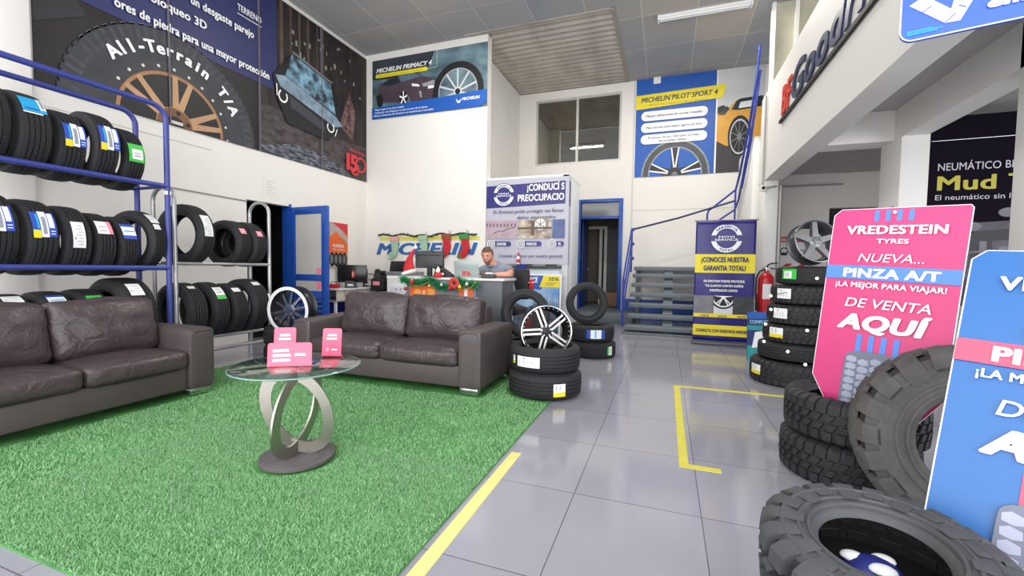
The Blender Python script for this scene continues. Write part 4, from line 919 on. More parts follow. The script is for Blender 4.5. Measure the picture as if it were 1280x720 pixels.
# floor tape
tape = mat('tape_yellow', '#e6e08a', .45, noise=.06, nscale=6); tape2 = mat('tape_yellow_strong', '#dfd548', .45, noise=.08, nscale=6)
t = thing('floor_tape', 'pale yellow tape strip on the tiles along the edge of the green turf', 'tape', (0, 0, 0)); MB().box((-.955, .4, 0), (-.885, 3.08*1.25/1.25-.36, .002), tape).build('tape_strip', t)
t = thing('floor_tape', 'yellow tape bracket marked on the tiles in front of the purple warranty banner', 'tape', (0, 0, 0))
MB().box((.115, 2.93, 0), (.172, 4.98, .002), tape2).build('long_strip', t); MB().box((.115, 4.93, 0), (1.35, 4.985, .0024), tape2).build('far_strip', t); MB().box((.115, 2.9, 0), (.36, 2.96, .0024), tape2).build('near_strip', t)

# ================================================================== SOFAS
def sofa(label, loc, rz, Wd, Dp=.92):
    t = thing('leather_sofa', label, 'sofa', loc, (0, 0, rz), 'brown leather sofas'); aw = .25
    mb = MB(); mb.box((aw-.01, .05, .06), (Wd-aw+.01, Dp-.04, .27), leather_arm, .02, 3); mb.build('seat_base', t)
    for x in (0, Wd-aw):
        mb = MB(); cushion(mb, (x, .02, .055), (x+aw, Dp, .62), leather_arm, .035, (.004, .006, .012), 8)
        a = mb.build('arm', t)
        MB().tube([(x+.03, .024, .07), (x+.03, .022, .57), (x+.06, .02, .6), (x+aw-.06, .02, .6), (x+aw-.03, .022, .57), (x+aw-.03, .024, .07)], .005, leather_arm, 6).build('piping', a)
    mb = MB(); cushion(mb, (aw-.01, Dp-.24, .2), (Wd-aw+.01, Dp, .8), leather_arm, .05, (0, .01, .01), 8); mb.build('back_frame', t)
    cw = (Wd-2*aw)/2
    for i in range(2):
        x = aw+i*cw
        mb = MB(); cushion(mb, (x+.004, .0, .26), (x+cw-.004, Dp-.25, .43), leather, .05, (.004, .02, .035), 12); o = mb.build('seat_cushion', t)
        MB().tube([(x+.03, .012, .33), (x+cw/2, -.01, .335), (x+cw-.03, .012, .33)], .004, leather_arm, 6).build('piping', o)
        mb = MB(); bm = bmesh.new(); mb2 = MB(); cushion(mb2, (-cw/2+.004, -.11, -.24), (cw/2-.004, .11, .24), leather, .06, (.004, .075, .02), 14)
        vs = []
        for v in mb2.v:
            x_, y_, z_ = v; f = math.exp(-((x_/.025)**2))*.02+math.exp(-(((z_-.02)/.025)**2))*.018+math.exp(-((x_**2+(z_-.02)**2)/.004))*.02
            wr = .009*math.sin(26*x_+14*z_+i*2)*max(0, 1-((z_+.05)/.2)**2)
            if y_ < 0: y_ += f+wr
            if z_ > .15: z_ += .008*math.sin(13*x_+i)
            vs.append((x_, y_, z_))
        mb2.v = vs; mb2.M = Matrix.Identity(4); o = mb2.build('back_cushion', t, (x+cw/2, Dp-.3, .66), (math.radians(-13), 0, 0)); bm.free()
        MB().tube([(0, -.158, -.15), (0, -.166, 0), (0, -.16, .13)], .003, leather_arm, 6).build('seam', o)
    for x in (.04, Wd-aw+.02):
        for y in (.04, Dp-.12): MB().box((x, y, 0), (x+aw-.06, y+.08, .06), chrome, .006).build('foot', t)
    return t
sofa('brown leather two-seat sofa at the left edge in front of the blue tyre rack', (-4.08, .95, .024), PI/2, 2.0, .83)
sofa('brown leather two-seat sofa in the middle facing the room behind the glass table', (-3.93, 3.68, .024), 0, 2.31)

# ================================================================== COFFEE TABLE
t = thing('coffee_table', 'round glass coffee table on two crossed steel rings and a dark disc base', 'table', (-2.18, 2.09, .022)); t.scale = (1, 1, 1.02)
glass = bpy.data.materials.new('table_glass'); glass.use_nodes = True; nt = glass.node_tree; nt.nodes.clear()
out = nt.nodes.new('ShaderNodeOutputMaterial'); mixs = nt.nodes.new('ShaderNodeMixShader'); tr = nt.nodes.new('ShaderNodeBsdfTransparent'); tr.inputs[0].default_value = (.84, .9, .88, 1)
gl = nt.nodes.new('ShaderNodeBsdfGlossy'); gl.inputs['Roughness'].default_value = .02; fr = nt.nodes.new('ShaderNodeLayerWeight'); fr.inputs[0].default_value = .22
nt.links.new(fr.outputs['Facing'], mixs.inputs[0]); nt.links.new(tr.outputs[0], mixs.inputs[1]); nt.links.new(gl.outputs[0], mixs.inputs[2]); nt.links.new(mixs.outputs[0], out.inputs[0])
mb = MB(); mb.lathe([(0, .578), (.37, .578), (.378, .582), (.378, .588), (.372, .592), (0, .592)], glass, 72); mb.build('glass_top', t)
mb = MB(); mb.lathe([(.3715, .5805), (.379, .583), (.379, .587), (.3715, .5895)], mat('glass_edge', '#8fb0a4', .15), 72, closed=True); mb.build('glass_rim', t)
mb = MB(); mb.lathe([(0, 0), (.217, 0), (.222, .004), (.222, .022), (.216, .027), (0, .027)], slate, 56); mb.build('base', t)
def ring_band(a, bb, wd, th, yaw_, tilt, cx, cz):
    mb = MB(); n = 64; vs = []
    M_ = Matrix.Translation((cx, 0, cz)) @ Matrix.Rotation(yaw_, 4, 'Z') @ Matrix.Rotation(tilt, 4, 'Y')
    for i in range(n):
        t_ = 2*PI*i/n; ct, st = math.cos(t_), math.sin(t_); w_ = wd*(1.0+.25*abs(st))
        for rr, yy in ((1, -th), (1, th), (0, th), (0, -th)): vs.append(M_ @ Vector(((a-(w_ if not rr else 0))*ct, yy, (bb-(w_ if not rr else 0))*st)))
    fs = []
    for i in range(n):
        j = (i+1) % n
        for k in range(4): fs.append([i*4+k, i*4+(k+1) % 4, j*4+(k+1) % 4, j*4+k])
    mb.add(vs, fs, brushed, True); return mb
cam_yaw = math.radians(46)
ring_band(.19, .293, .058, .007, cam_yaw-.2, math.radians(-27), .0, .302).build('steel_ring', t)
ring_band(.19, .293, .058, .007, cam_yaw+.85, math.radians(27), .0, .302).build('steel_ring', t)
def card(label, loc, rz, w, h, th=.028, flat=False):
    t = thing('acrylic_card', label, 'card stand', loc, (math.radians(-8), 0, rz), 'pink cards on the coffee table')
    pts = []
    for cx, cz, a in ((w-.015, h-.015, 0), (.015, h-.015, 90)):
        for k in range(5): q = math.radians(a+22.5*k); pts.append((cx+.015*math.cos(q), cz+.015*math.sin(q)))
    slab_panel(t, w, h, pink_card, .006, 'card_face', [(w, 0)]+pts+[(0, 0)]); p = Print(t, w, h, y=-.0005); p.layer('white_print')
    if flat:
        for k, ww in enumerate((.09, .1, .1)): p.rect_(w*.12, h*(.62-.2*k), w*.12+ww, h*(.62-.2*k)+.016, pr_white)
        p.rect_(w*.62, h*.45, w*.86, h*.55, pr_white)
    else:
        p.rect_(w*.28, h*.72, w*.75, h*.79, pr_white).rect_(w*.22, h*.6, w*.78, h*.66, pr_white).rect_(w*.2, h*.18, w*.4, h*.3, lab_pink).rect_(w*.5, h*.22, w*.8, h*.26, pr_white)
    p.flush(); MB().box((.004, .0, 0), (w-.004, .055, .006), pink_card).build('card_foot', t); return t
card('upright pink acrylic card at the left back of the glass table', (-2.43, 2.134, .629), math.radians(30), .135, .205)
card('wide low pink acrylic card lying foremost on the glass table', (-2.26, 1.94, .629), math.radians(32), .25, .145, flat=True)
card('upright pink acrylic card at the right of the glass table nearest the sofa', (-2.21, 2.328, .629), math.radians(20), .13, .19)

# ================================================================== STANDING SIGNS
def sign(label, O, U, V, w, hs, hb, bgm, band, accent, full):
    """O top-left corner, U unit vector to the right, V unit vector down; hs = straight side, hb = full height"""
    U = Vector(U).normalized(); V = Vector(V); V = (V-U*V.dot(U)).normalized(); Nn = U.cross(-V)  # local x=U, z=-V, y=-(normal)
    Yl = (-V).cross(U); M_ = Matrix((U, Yl, -V)).transposed().to_4x4(); M_.translation = Vector(O)+V*hb
    t = thing('standing_sign', label, 'sign'); t.matrix_world = M_
    ch = .035; dz = hb-hs
    outline = [(w*.36, 0), (w*.64, 0), (w, dz), (w, hb-ch*.4), (w-ch*.3, hb), (ch, hb), (0, hb-ch), (0, dz)]
    slab_panel(t, w, hb, pr_white, .004, 'sign_core', outline); mb = MB(); mb.prism(outline, -.003, 0, bgm); mb.build('sign_face', t)
    mb = MB(); q = outline+[outline[0]]
    for a_, b_ in zip(q[:-1], q[1:]): mb.cyl((a_[0], 0, a_[1]), (b_[0], 0, b_[1]), .0035, pr_white, seg=6)
    mb.build('sign_edge', t)
    MB().prism([(w*.42, .02), (w*.58, .02), (w*.58, hb*.6), (w*.42, hb*.6)], .01, .02, mid_grey).build('back_brace', t)
    p = Print(t, w, hb, y=-.0035, rect=None); H_ = hb
    for k in range(4):
        p.layer('accent_bar'); p.n = 1; x = w*(.335+.085*k); p.rect_(x, H_-.075, x+.022, H_-.012, accent); p.layer('accent_bar'); p.n = 1
        x2 = w*(.33+.095*k); p.rect_(x2, H_-.86, x2+.026, H_-.745, accent)
    p.layer('peg_hole').ell(w*.485, H_-.024, .009, .009, pr_white, 16)
    bx = clip(outline, -1, H_-.42, 2, H_-.34); p.layer('name_band').poly(bx, band)
    p.layer('lettering')
    p.text('VREDESTEIN', w*.5, H_-.15, .05, pr_white, w=w*.74, bold=.04, align='c').text('TYRES', w*.5, H_-.205, .026, pr_white, w=w*.24, bold=.03, align='c')
    p.text('NUEVA...', w*.5, H_-.315, .05, pr_white, w=w*.49, bold=.0, shear=.2, align='c')
    p.text('PINZA A/T', w*.51, H_-.407, .053, pr_white, w=w*.72, bold=.05, align='c')
    p.text('¡LA MEJOR PARA VIAJAR!', w*.51, H_-.468, .031, pr_white, w=w*.82, bold=.03, align='c')
    p.text('DE VENTA', w*.52, H_-.585, .055, pr_white, w=w*.64, bold=.01, shear=.2, align='c')
    p.text('AQUÍ', w*.51, H_-.715, .09, pr_white, w=w*.7, bold=.06, shear=.2, align='c')
    pt = mat('print_tyre_pale', '#a3a8bd', .5, noise=.12, nscale=12); pd = mat('print_tyre_line', '#6f7488', .5)
    tp = []
    for k in range(13): a = PI*k/12; tp.append((w*.5+w*.235*math.copysign(abs(math.cos(a))**.6, math.cos(a)), H_-.9+.06*math.sin(a)**.7))
    tp += [(w*.5-w*.25, .1), (w*.5+w*.25, .1)]
    p.layer('tyre_picture').poly(clip(clip(tp, 0, 0, w, hb), w*.1, .12, w*.9, 2), pd).up()
    for r_i in range(10):
        z_ = H_-.885-.043*r_i
        for c_i in range(5):
            x_ = w*(.275+.095*c_i); q_ = .012 if c_i % 2 else 0
            if z_ > .17: p.poly([(x_+.002, z_-q_), (x_+.022, z_+.012-q_), (x_+.05, z_+.004-q_), (x_+.053, z_-.02-q_), (x_+.03, z_-.028-q_), (x_+.004, z_-.022-q_)], pt)
    p.flush(); return t
sign('pink standing sign stuck in the pair of knobbly tyres', (.99, 3.24, 1.64), (.81, -.58, -.05), (-.11, -.03, -.99), .60, 1.03, 1.40, pink, stripe_blue, stripe_blue, True)
sign('blue standing sign leaning at the right edge in front of the huge tyre', (1.08, 2.1, 1.34), (.84, -.54, -.05), (-.23, -.25, -.94), .60, .97, 1.395, sky_blue, mat('sign_red', '#e8486a', .35, noise=.02), mat('sign_red', '#e8486a'), True)

# ================================================================== RECEPTION DESK
DX0, DX1, DY0, DY1, DZ = -3.33, -1.93, 5.05, 5.5, 1.115
desk_g = mat('desk_grey', '#70777f', .5, noise=.04); desk_d = mat('desk_dark', '#54585e', .5, noise=.04)
t = thing('reception_desk', 'grey reception desk with a pale worktop behind the middle sofa', 'desk', (0, 0, 0))
MB().box((DX0-.3, DY0-.03, DZ-.03), (DX1+.03, DY1, DZ), mat('desk_top', '#d9d6d2', .35), .006).build('worktop', t)
MB().box((DX0, DY0, .05), (DX1-.36, DY0+.03, DZ-.03), desk_g, .004).build('front_panel', t); MB().box((DX1-.36, DY0-.004, .03), (DX1, DY0+.03, DZ-.03), desk_d, .004).build('corner_panel', t)
MB().box((DX0, DY0+.03, 0), (DX0+.03, DY1-.05, DZ-.03), desk_g, .003).build('side_panel', t); MB().box((DX1-.03, DY0+.03, 0), (DX1, DY1-.05, DZ-.03), desk_d, .003).build('side_panel', t)
MB().box((DX0+.03, DY0+.03, 0), (DX1-.03, DY0+.06, .06), black_matte).build('plinth', t)
for lab, x0, z0, w, h in (('wide orange leaflet stuck on the left of the desk front under the tinsel', -3.27, .8, .4, .2), ('narrow orange leaflet with a white stripe on the desk front below the red flower', -2.53, .78, .2, .24)):
    t = thing('desk_leaflet', lab, 'leaflet', (x0, DY0-.006, z0)); slab_panel(t, w, h, orange, .004, 'sheet'); p = Print(t, w, h); p.layer('print')
    if w < .3: p.rect_(w*.38, 0, w*.62, h*.85, pr_white)
    else: p.rect_(w*.5, .03, w*.6, h*.7, mat('leaf_pale', '#f4b98a', .6)).ell(w*.3, h*.5, .06, .05, mat('leaf_yellow', '#f2a24a', .6)).rect_(w*.7, .04, w*.95, h*.8, mat('leaf_yellow', '#f2a24a'))
    p.flush()
# tinsel garland
t = thing('tinsel_garland', 'bushy green tinsel with red and gold baubles draped along the desk front', 'garland', (0, 0, 0))
gr1 = mat('tinsel_green', '#1d7a4c', .4, noise=.4, nscale=60); gr2 = mat('tinsel_light', '#3fa06a', .35, noise=.3, nscale=60)
mb = MB(); path = []
for i in range(61):
    u = i/60; x = DX0-.03+u*1.1; z = DZ-.03-.05*abs(math.sin(u*PI*2.6))-(.04 if .45 < u < .75 else 0); path.append((x, DY0-.06, z))
mb.tube(path, .012, gr1, 6)
for i in range(2600):
    q = Vector(random.choice(path)); d = Vector((random.gauss(0, 1), random.gauss(-.3, .7), random.gauss(0, 1))).normalized()*random.uniform(.04, .095); s_ = d.orthogonal().normalized()*.005
    if q.y+d.y > DY0-.034: d.y = -abs(d.y)
    mb.add([q-s_, q+s_, q+d], [[0, 1, 2]], gr1 if random.random() < .65 else gr2)
mb.build('tinsel', t)
def ball(name, c, r, m, par):
    mb = MB(); bm = bmesh.new(); bmesh.ops.create_uvsphere(bm, u_segments=16, v_segments=10, radius=r)
    for v in bm.verts: v.co += Vector(c)
    mb.from_bm(bm, m, True); mb.cyl((c[0], c[1], c[2]+r*.9), (c[0], c[1], c[2]+r*1.25), r*.25, chrome, seg=8); return mb.build(name, par)
gold = mat('bauble_gold', '#d9b33c', .25, metal=.6); redb = mat('bauble_red', '#b3202a', .2)
for x, z, r, m in ((-3.26, .96, .026, redb), (-3.16, 1.05, .03, redb), (-2.6, .98, .028, redb), (-2.46, 1.0, .03, gold), (-2.9, 1.0, .022, gold), (-2.72, 1.02, .022, mat('bauble_silver', '#cfd3d6', .2, metal=.7)), (-2.36, 1.04, .026, mat('bauble_silver', '#cfd3d6'))): ball('bauble', (x, DY0-.13, z), r, m, t)
mb = MB(); rb = mat('ribbon_red', '#b8322c', .5)
for k in range(9):
    a = 2*PI*k/9; c_ = Vector((-2.53+.05*math.cos(a), DY0-.15, 1.05+.045*math.sin(a)))
    bm = bmesh.new(); bmesh.ops.create_uvsphere(bm, u_segments=10, v_segments=6, radius=.03)
    for v in bm.verts: v.co = Vector((v.co.x, v.co.y*.5, v.co.z))+c_
    mb.from_bm(bm, rb, True)
mb.build('poinsettia', t)
mb = MB(); mb.tube([(-2.62, DY0-.13, 1.0), (-2.45, DY0-.14, .96), (-2.3, DY0-.13, 1.0), (-2.23, DY0-.12, 1.08)], .005, gold, 6); mb.tube([(-3.2, DY0-.13, 1.03), (-3.05, DY0-.14, .99), (-2.9, DY0-.13, 1.06)], .005, gold, 6); mb.build('bead_string', t)
t = thing('santa_figure', 'tiny red and white festive figure sitting on the tinsel in the middle of the desk', 'figurine', (-2.83, DY0-.02, DZ))
mb = MB(); mb.lathe([(0, 0), (.055, .0), (.06, .03), (.035, .06), (0, .07)], felt_red, 20); mb.build('body', t); ball('head', (0, -.005, .085), .028, snow, t); mb = MB(); mb.lathe([(.03, .1), (.015, .125), (0, .15)], snow, 16); mb.build('cap', t)
# monitor
t = thing('computer_monitor', 'black monitor seen from behind on the reception desk', 'monitor', (-3.13, 5.32, DZ), (0, 0, .05))
mb = MB(); cushion(mb, (-.215, -.02, .12), (.215, .03, .36), dark_grey, .012, (0, .02, 0), 6); sc = mb.build('screen_housing', t); MB().box((-.21, .03, .125), (.21, .036, .355), black_gloss).build('screen', sc)
MB().box((-.19, -.052, .3), (.19, -.03, .306), black_matte).build('vent_slot', sc)
MB().box((-.035, -.015, .008), (.035, .025, .16), black_matte, .006).build('stand_neck', t); mb = MB(); mb.lathe([(0, 0), (.12, 0), (.12, .008), (0, .014)], black_matte, 32); mb.build('stand_base', t)
t = thing('desk_telephone', 'black desk telephone beside the monitor foot with a white label', 'telephone', (-2.84, 5.19, DZ), (0, 0, .1))
mb = MB(); mb.prism([(-.12, 0), (.14, 0), (.13, .03), (-.02, .13), (-.07, .13)], -.08, .08, black_matte); mb.build('phone_body', t); MB().tube([(-.08, -.1, .12), (-.07, -.06, .15), (-.06, .06, .15), (-.07, .1, .12)], .02, black_gloss).build('handset', t); MB().box((-.03, -.085, .03), (.04, -.079, .06), paper).build('label_plate', t)
t = thing('santa_hat', 'red pointed felt hat with white trim at the left end of the desk', 'hat', (-3.49, 5.33, DZ+.028))
mb = MB(); n = 20; vs = []
for i in range(9):
    u = i/8; r = .09*(1-u)**.8+.006; cx = .02+.1*u-.05*math.sin(u*PI); z = .03+.35*u
    for k in range(n): a = 2*PI*k/n; vs.append((cx+r*math.cos(a), r*.6*math.sin(a), z+.03*math.cos(a)*(1-u)))
mb.add(vs, [[i*n+k, i*n+(k+1) % n, (i+1)*n+(k+1) % n, (i+1)*n+k] for i in range(8) for k in range(n)], felt_red, True); mb.build('felt_cone', t)
mb = MB(); mb.tube([(.02+.095*math.cos(2*PI*k/20), .06*math.sin(2*PI*k/20), .024+.028*math.cos(2*PI*k/20)+.004) for k in range(20)], .024, snow, 8, closed=True); mb.build('fur_trim', t); ball('pompom', (.125, 0, .385), .028, snow, t)
# laptop
t = thing('laptop', 'open grey laptop with red lettering on its lid in front of the seated man', 'laptop', (-2.5, 5.22, DZ), (0, 0, .06))
lapm = mat('laptop_grey', '#a3b0ad', .35, metal=.3); MB().box((-.175, 0, 0), (.175, .24, .018), lapm, .005).build('keyboard_deck', t)
mb = MB(); mb.box((-.15, .03, .018), (.15, .14, .021), black_matte); mb.build('keys', t)
lid = MB().box((-.175, -.004, 0), (.175, .006, .215), lapm, .004).build('lid', t, (0, 0, .012), (math.radians(14), 0, 0)); MB().box((-.16, .006, .015), (.16, .008, .2), black_gloss).build('screen', lid)
p = Print(lid, .35, .215, y=-.0045, rect=None); p.layer('red_lettering').text('IFA', -.0, .02, .06, red_pr, w=.12, bold=.05, align='c'); p.flush()
t = thing('card_terminal', 'small black card terminal with a white receipt on the right of the desk', 'terminal', (-2.17, 5.18, DZ), (0, 0, .1))
mb = MB(); cushion(mb, (-.09, -.05, 0), (.09, .06, .05), black_gloss, .014, (0, 0, .008), 6); mb.build('terminal_body', t); MB().box((-.045, .0, .05), (.045, .05, .075), paper, .004).build('receipt_roll', t)
# chair behind the desk
t = thing('office_chair', 'black office chair behind the right end of the reception desk', 'chair', (-2.2, 5.96, 0))
mb = MB(); cushion(mb, (-.25, -.28, .58), (.25, .2, .685), black_matte, .03, (0, 0, .012), 6); mb.build('seat', t); mb = MB(); cushion(mb, (-.2, .2, .78), (.27, .27, 1.24), black_matte, .03, (0, .02, 0), 6); mb.build('backrest', t)
MB().cyl((0, -.02, .1), (0, -.02, .6), .03, chrome).build('gas_column', t); MB().box((-.03, .16, .62), (.03, .22, .9), black_matte, .006).build('back_bracket', t)
mb = MB(); mb.tube([(.2*math.cos(2*PI*k/24), -.02+.2*math.sin(2*PI*k/24), .33) for k in range(24)], .01, chrome, 8, closed=True); mb.cyl((-.2, -.02, .33), (.2, -.02, .33), .008, chrome); mb.build('foot_ring', t)
for k in range(5):
    a = 2*PI*k/5+.3; MB().tube([(0, -.02, .1), (.28*math.cos(a), -.02+.28*math.sin(a), .07)], .02, black_matte).build('leg', t); MB().cyl((.28*math.cos(a)-.012, -.02+.28*math.sin(a), .03), (.28*math.cos(a)+.012, -.02+.28*math.sin(a), .03), .03, black_matte).build('caster', t)
t = thing('red_jacket', 'red-orange cloth bundle hanging at the right end of the desk by the chair', 'jacket', (-1.897, 6.2, .93))
mb = MB(); cushion(mb, (-.035, -.05, 0), (.03, .05, .15), felt_red, .025, (.005, .01, .01), 7); mb.build('cloth', t); MB().box((-.04, -.055, .1), (.036, .055, .12), snow, .01).build('pale_hem', t); MB().tube([(0, 0, .14), (-.01, 0, .2), (-.03, 0, .215), (-.05, 0, .2)], .006, felt_red).build('hanging_loop', t)

# ------------------------------------------------------------------ seated man
def skin_mesh(joints, edges, sub=2):
    me = bpy.data.meshes.new('sk'); names = list(joints); me.from_pydata([joints[k][0] for k in names], [(names.index(a), names.index(b)) for a, b in edges], [])
    o = bpy.data.objects.new('sk', me); C.objects.link(o); m = o.modifiers.new('s', 'SKIN')
    for i, k in enumerate(names):
        sv = me.skin_vertices[0].data[i]; r = joints[k][1]; sv.radius = r if isinstance(r, tuple) else (r, r); sv.use_root = (i == 0)
    o.modifiers.new('d', 'SUBSURF').levels = sub
    dg = bpy.context.evaluated_depsgraph_get(); out = bpy.data.meshes.new_from_object(o.evaluated_get(dg)); bpy.data.objects.remove(o)
    vs = [v.co[:] for v in out.vertices]; fs = [list(p.vertices) for p in out.polygons]; bpy.data.meshes.remove(out); return vs, fs
skin_m = mat('skin', '#cf9680', .5, noise=.06, nscale=10); hair_m = mat('hair_brown', '#5b4333', .6, noise=.25, nscale=60); shirt_m = mat('shirt_grey', '#7f8795', .75, noise=.08, nscale=16); trou = mat('trousers_dark', '#2b2e38', .75, noise=.08)
man = thing('person', 'man in a grey short-sleeved shirt looking down at the laptop behind the desk', 'person', (-2.15, 5.78, .76))
J = {'pel': ((-2.15, 5.8, .84), (.15, .11)), 'sp': ((-2.18, 5.77, 1.0), (.155, .11)), 'ch': ((-2.23, 5.68, 1.15), (.18, .115)), 'nb': ((-2.265, 5.61, 1.27), (.08, .07)), 'nk': ((-2.295, 5.56, 1.335), .056), 'hd': ((-2.315, 5.53, 1.4), .052),
 'ls': ((-2.05, 5.62, 1.225), .068), 'le': ((-1.95, 5.42, 1.172), .043), 'lw': ((-2.2, 5.33, 1.157), .028), 'lh': ((-2.28, 5.35, 1.165), (.036, .016)),
 'rs': ((-2.43, 5.63, 1.225), .068), 're': ((-2.52, 5.56, 1.172), .043), 'rw': ((-2.52, 5.42, 1.17), .028), 'rh': ((-2.51, 5.36, 1.17), (.036, .016)),
 'lp': ((-2.08, 5.78, .82), .09), 'lk': ((-2.09, 5.4, .82), .062), 'la': ((-2.09, 5.47, .42), .04), 'lf': ((-2.09, 5.36, .37), .035),
 'rp': ((-2.26, 5.78, .82), .09), 'rk': ((-2.3, 5.4, .82), .062), 'ra': ((-2.28, 5.47, .42), .04), 'rf': ((-2.28, 5.36, .37), .035)}
Ed = [('pel', 'sp'), ('sp', 'ch'), ('ch', 'nb'), ('nb', 'nk'), ('nk', 'hd'), ('ch', 'ls'), ('ls', 'le'), ('le', 'lw'), ('lw', 'lh'), ('ch', 'rs'), ('rs', 're'), ('re', 'rw'), ('rw', 'rh'), ('pel', 'lp'), ('lp', 'lk'), ('lk', 'la'), ('la', 'lf'), ('pel', 'rp'), ('rp', 'rk'), ('rk', 'ra'), ('ra', 'rf')]
allv, allf = [], []
def addm(vs, fs):
    b = len(allv); allv.extend(vs); allf.extend([[b+i for i in f] for f in fs])
addm(*skin_mesh(J, Ed))
for hx, hy, hz, d in ((-2.285, 5.352, 1.168, Vector((-.9, .25, -.05))), (-2.51, 5.355, 1.172, Vector((-.05, -.95, -.05)))):
    d.normalize(); side = Vector((0, 0, 1)).cross(d).normalized()
    for k, ln in enumerate((.07, .08, .075, .06)):
        o_ = Vector((hx, hy, hz))+side*((k-1.5)*.019)
        addm(*skin_mesh({'a': (o_-d*.02, .009), 'b': (o_+d*ln*.45+Vector((0, 0, .012)), .0085), 'c': (o_+d*ln*.8+Vector((0, 0, .002)), .008), 'd': (o_+d*ln-Vector((0, 0, .014)), .007)}, [('a', 'b'), ('b', 'c'), ('c', 'd')], 1))
    o_ = Vector((hx, hy, hz))-side*.03-d*.03; addm(*skin_mesh({'a': (o_, .01), 'b': (o_-side*.018+d*.03, .0095), 'c': (o_-side*.016+d*.055-Vector((0, 0, .01)), .008)}, [('a', 'b'), ('b', 'c')], 1))
# head: egg with brow, nose, chin, ears; HM places it looking down and to the left
HM = Matrix.Translation((-2.325, 5.495, 1.42)) @ Matrix.Rotation(.06, 4, 'Z') @ Matrix.Rotation(.3, 4, 'X')
bm = bmesh.new(); bmesh.ops.create_uvsphere(bm, u_segments=40, v_segments=28, radius=1)
for v in bm.verts:
    x, y, z = v.co; jaw = max(0, -z)
    X = x*.076*(1-.28*jaw**1.5); Y = y*.096*(1-.1*jaw); Z = z*.118
    if y < 0:
        g = lambda cx, cz, s: math.exp(-(((X-cx)/s)**2+((Z-cz)/s)**2))
        Y -= .026*g(0, -.018, .014)+.014*g(0, .0, .012)+.008*g(0, .03, .03)+.012*g(0, -.092, .022)+.005*g(0, -.055, .018)
        Y += .01*g(.03, .012, .014)+.01*g(-.03, .012, .014)+.004*g(0, -.062, .006)
    v.co = HM @ Vector((X, Y, Z))
bm.verts.index_update(); addm([v.co[:] for v in bm.verts], [[v.index for v in f.verts] for f in bm.faces]); bm.free()
for s_ in (-1, 1):
    bm = bmesh.new(); bmesh.ops.create_uvsphere(bm, u_segments=12, v_segments=8, radius=1)
    for v in bm.verts: v.co = HM @ Vector((s_*.075+v.co.x*.011, .012+v.co.y*.018, v.co.z*.03))
    bm.verts.index_update(); addm([v.co[:] for v in bm.verts], [[v.index for v in f.verts] for f in bm.faces]); bm.free()
me = bpy.data.meshes.new('tmp'); me.from_pydata(allv, [], allf); o = bpy.data.objects.new('tmp', me); C.objects.link(o)
rm = o.modifiers.new('r', 'REMESH'); rm.mode = 'VOXEL'; rm.voxel_size = .0065; o.modifiers.new('s', 'SMOOTH').iterations = 2
dg = bpy.context.evaluated_depsgraph_get(); body = bpy.data.meshes.new_from_object(o.evaluated_get(dg)); bpy.data.objects.remove(o)
body.name = 'body'; body.materials.clear(); body.materials.append(skin_m); body.polygons.foreach_set('use_smooth', [True]*len(body.polygons))
body.transform(Matrix.Translation((2.15, -5.78, -.76))); ob = bpy.data.objects.new('body', body); C.objects.link(ob); ob.parent = man
def man_part(name, vs, fs, m):
    mb = MB(); mb.M = Matrix.Translation((2.15, -5.78, -.76)); mb.add(vs, fs, m, True); return mb.build(name, man)
segs = [(Vector(J[a_][0]), Vector(J[b_][0]), a_, b_) for a_, b_ in Ed]
def near_bone(p):
    best = (9, None, 0)
    for A, B, a_, b_ in segs:
        d = B-A; t_ = max(0, min(1, (p-A).dot(d)/d.length_squared)); rr = (J[a_][1] if not isinstance(J[a_][1], tuple) else max(J[a_][1]))*(1-t_)+(J[b_][1] if not isinstance(J[b_][1], tuple) else max(J[b_][1]))*t_
        q = (p-A-d*t_).length-rr
        if q < best[0]: best = (q, a_+b_, t_)
    return best[1], best[2]
off_ = Vector((-2.15, 5.78, .76)); info = [near_bone(v.co+off_) for v in body.vertices]; hc = HM.translation
def garment(name, test, grow, m):
    ok = [test(*info[i], v.co+off_) for i, v in enumerate(body.vertices)]; fs = [list(f.vertices) for f in body.polygons if all(ok[i] for i in f.vertices)]
    used = sorted({i for f in fs for i in f}); ix = {v: k for k, v in enumerate(used)}
    mb = MB(); mb.add([body.vertices[i].co+body.vertices[i].normal*grow for i in used], [[ix[i] for i in f] for f in fs], m, True); o = mb.build(name, man)
    sd = o.modifiers.new('s', 'SOLIDIFY'); sd.thickness = .004; sd.offset = -1; return o
garment('shirt', lambda n_, t_, p: (n_ in ('pelsp', 'spch', 'chls', 'chrs') or (n_ == 'chnb' and (p-hc).length > .15) or (n_ in ('lsle', 'rsre') and t_ < .62)) and (p-hc).length > .14, .011, shirt_m)
garment('trousers', lambda n_, t_, p: n_ in ('pellp', 'lplk', 'lkla', 'pelrp', 'rprk', 'rkra') or (n_ == 'pelsp' and t_ < .15), .008, trou)
for k in ('l', 'r'):
    a = Vector(J[k+'f'][0]); mb = MB(); mb.M = Matrix.Translation((2.15, -5.78, -.76)); cushion(mb, a+Vector((-.045, -.1, -.045)), a+Vector((.045, .13, .05)), black_matte, .03, (0, 0, .01), 6); mb.build('shoe', man)
mb = MB(); cl = Vector((-2.275, 5.6, 1.29)); mb.M = Matrix.Translation((2.15, -5.78, -.76))
mb.tube([cl+Vector((.085*math.cos(a), .075*math.sin(a), .012+.025*math.sin(a))) for a in [2*PI*k/20 for k in range(20)]], .016, shirt_m, 8, closed=True); mb.build('collar', man)
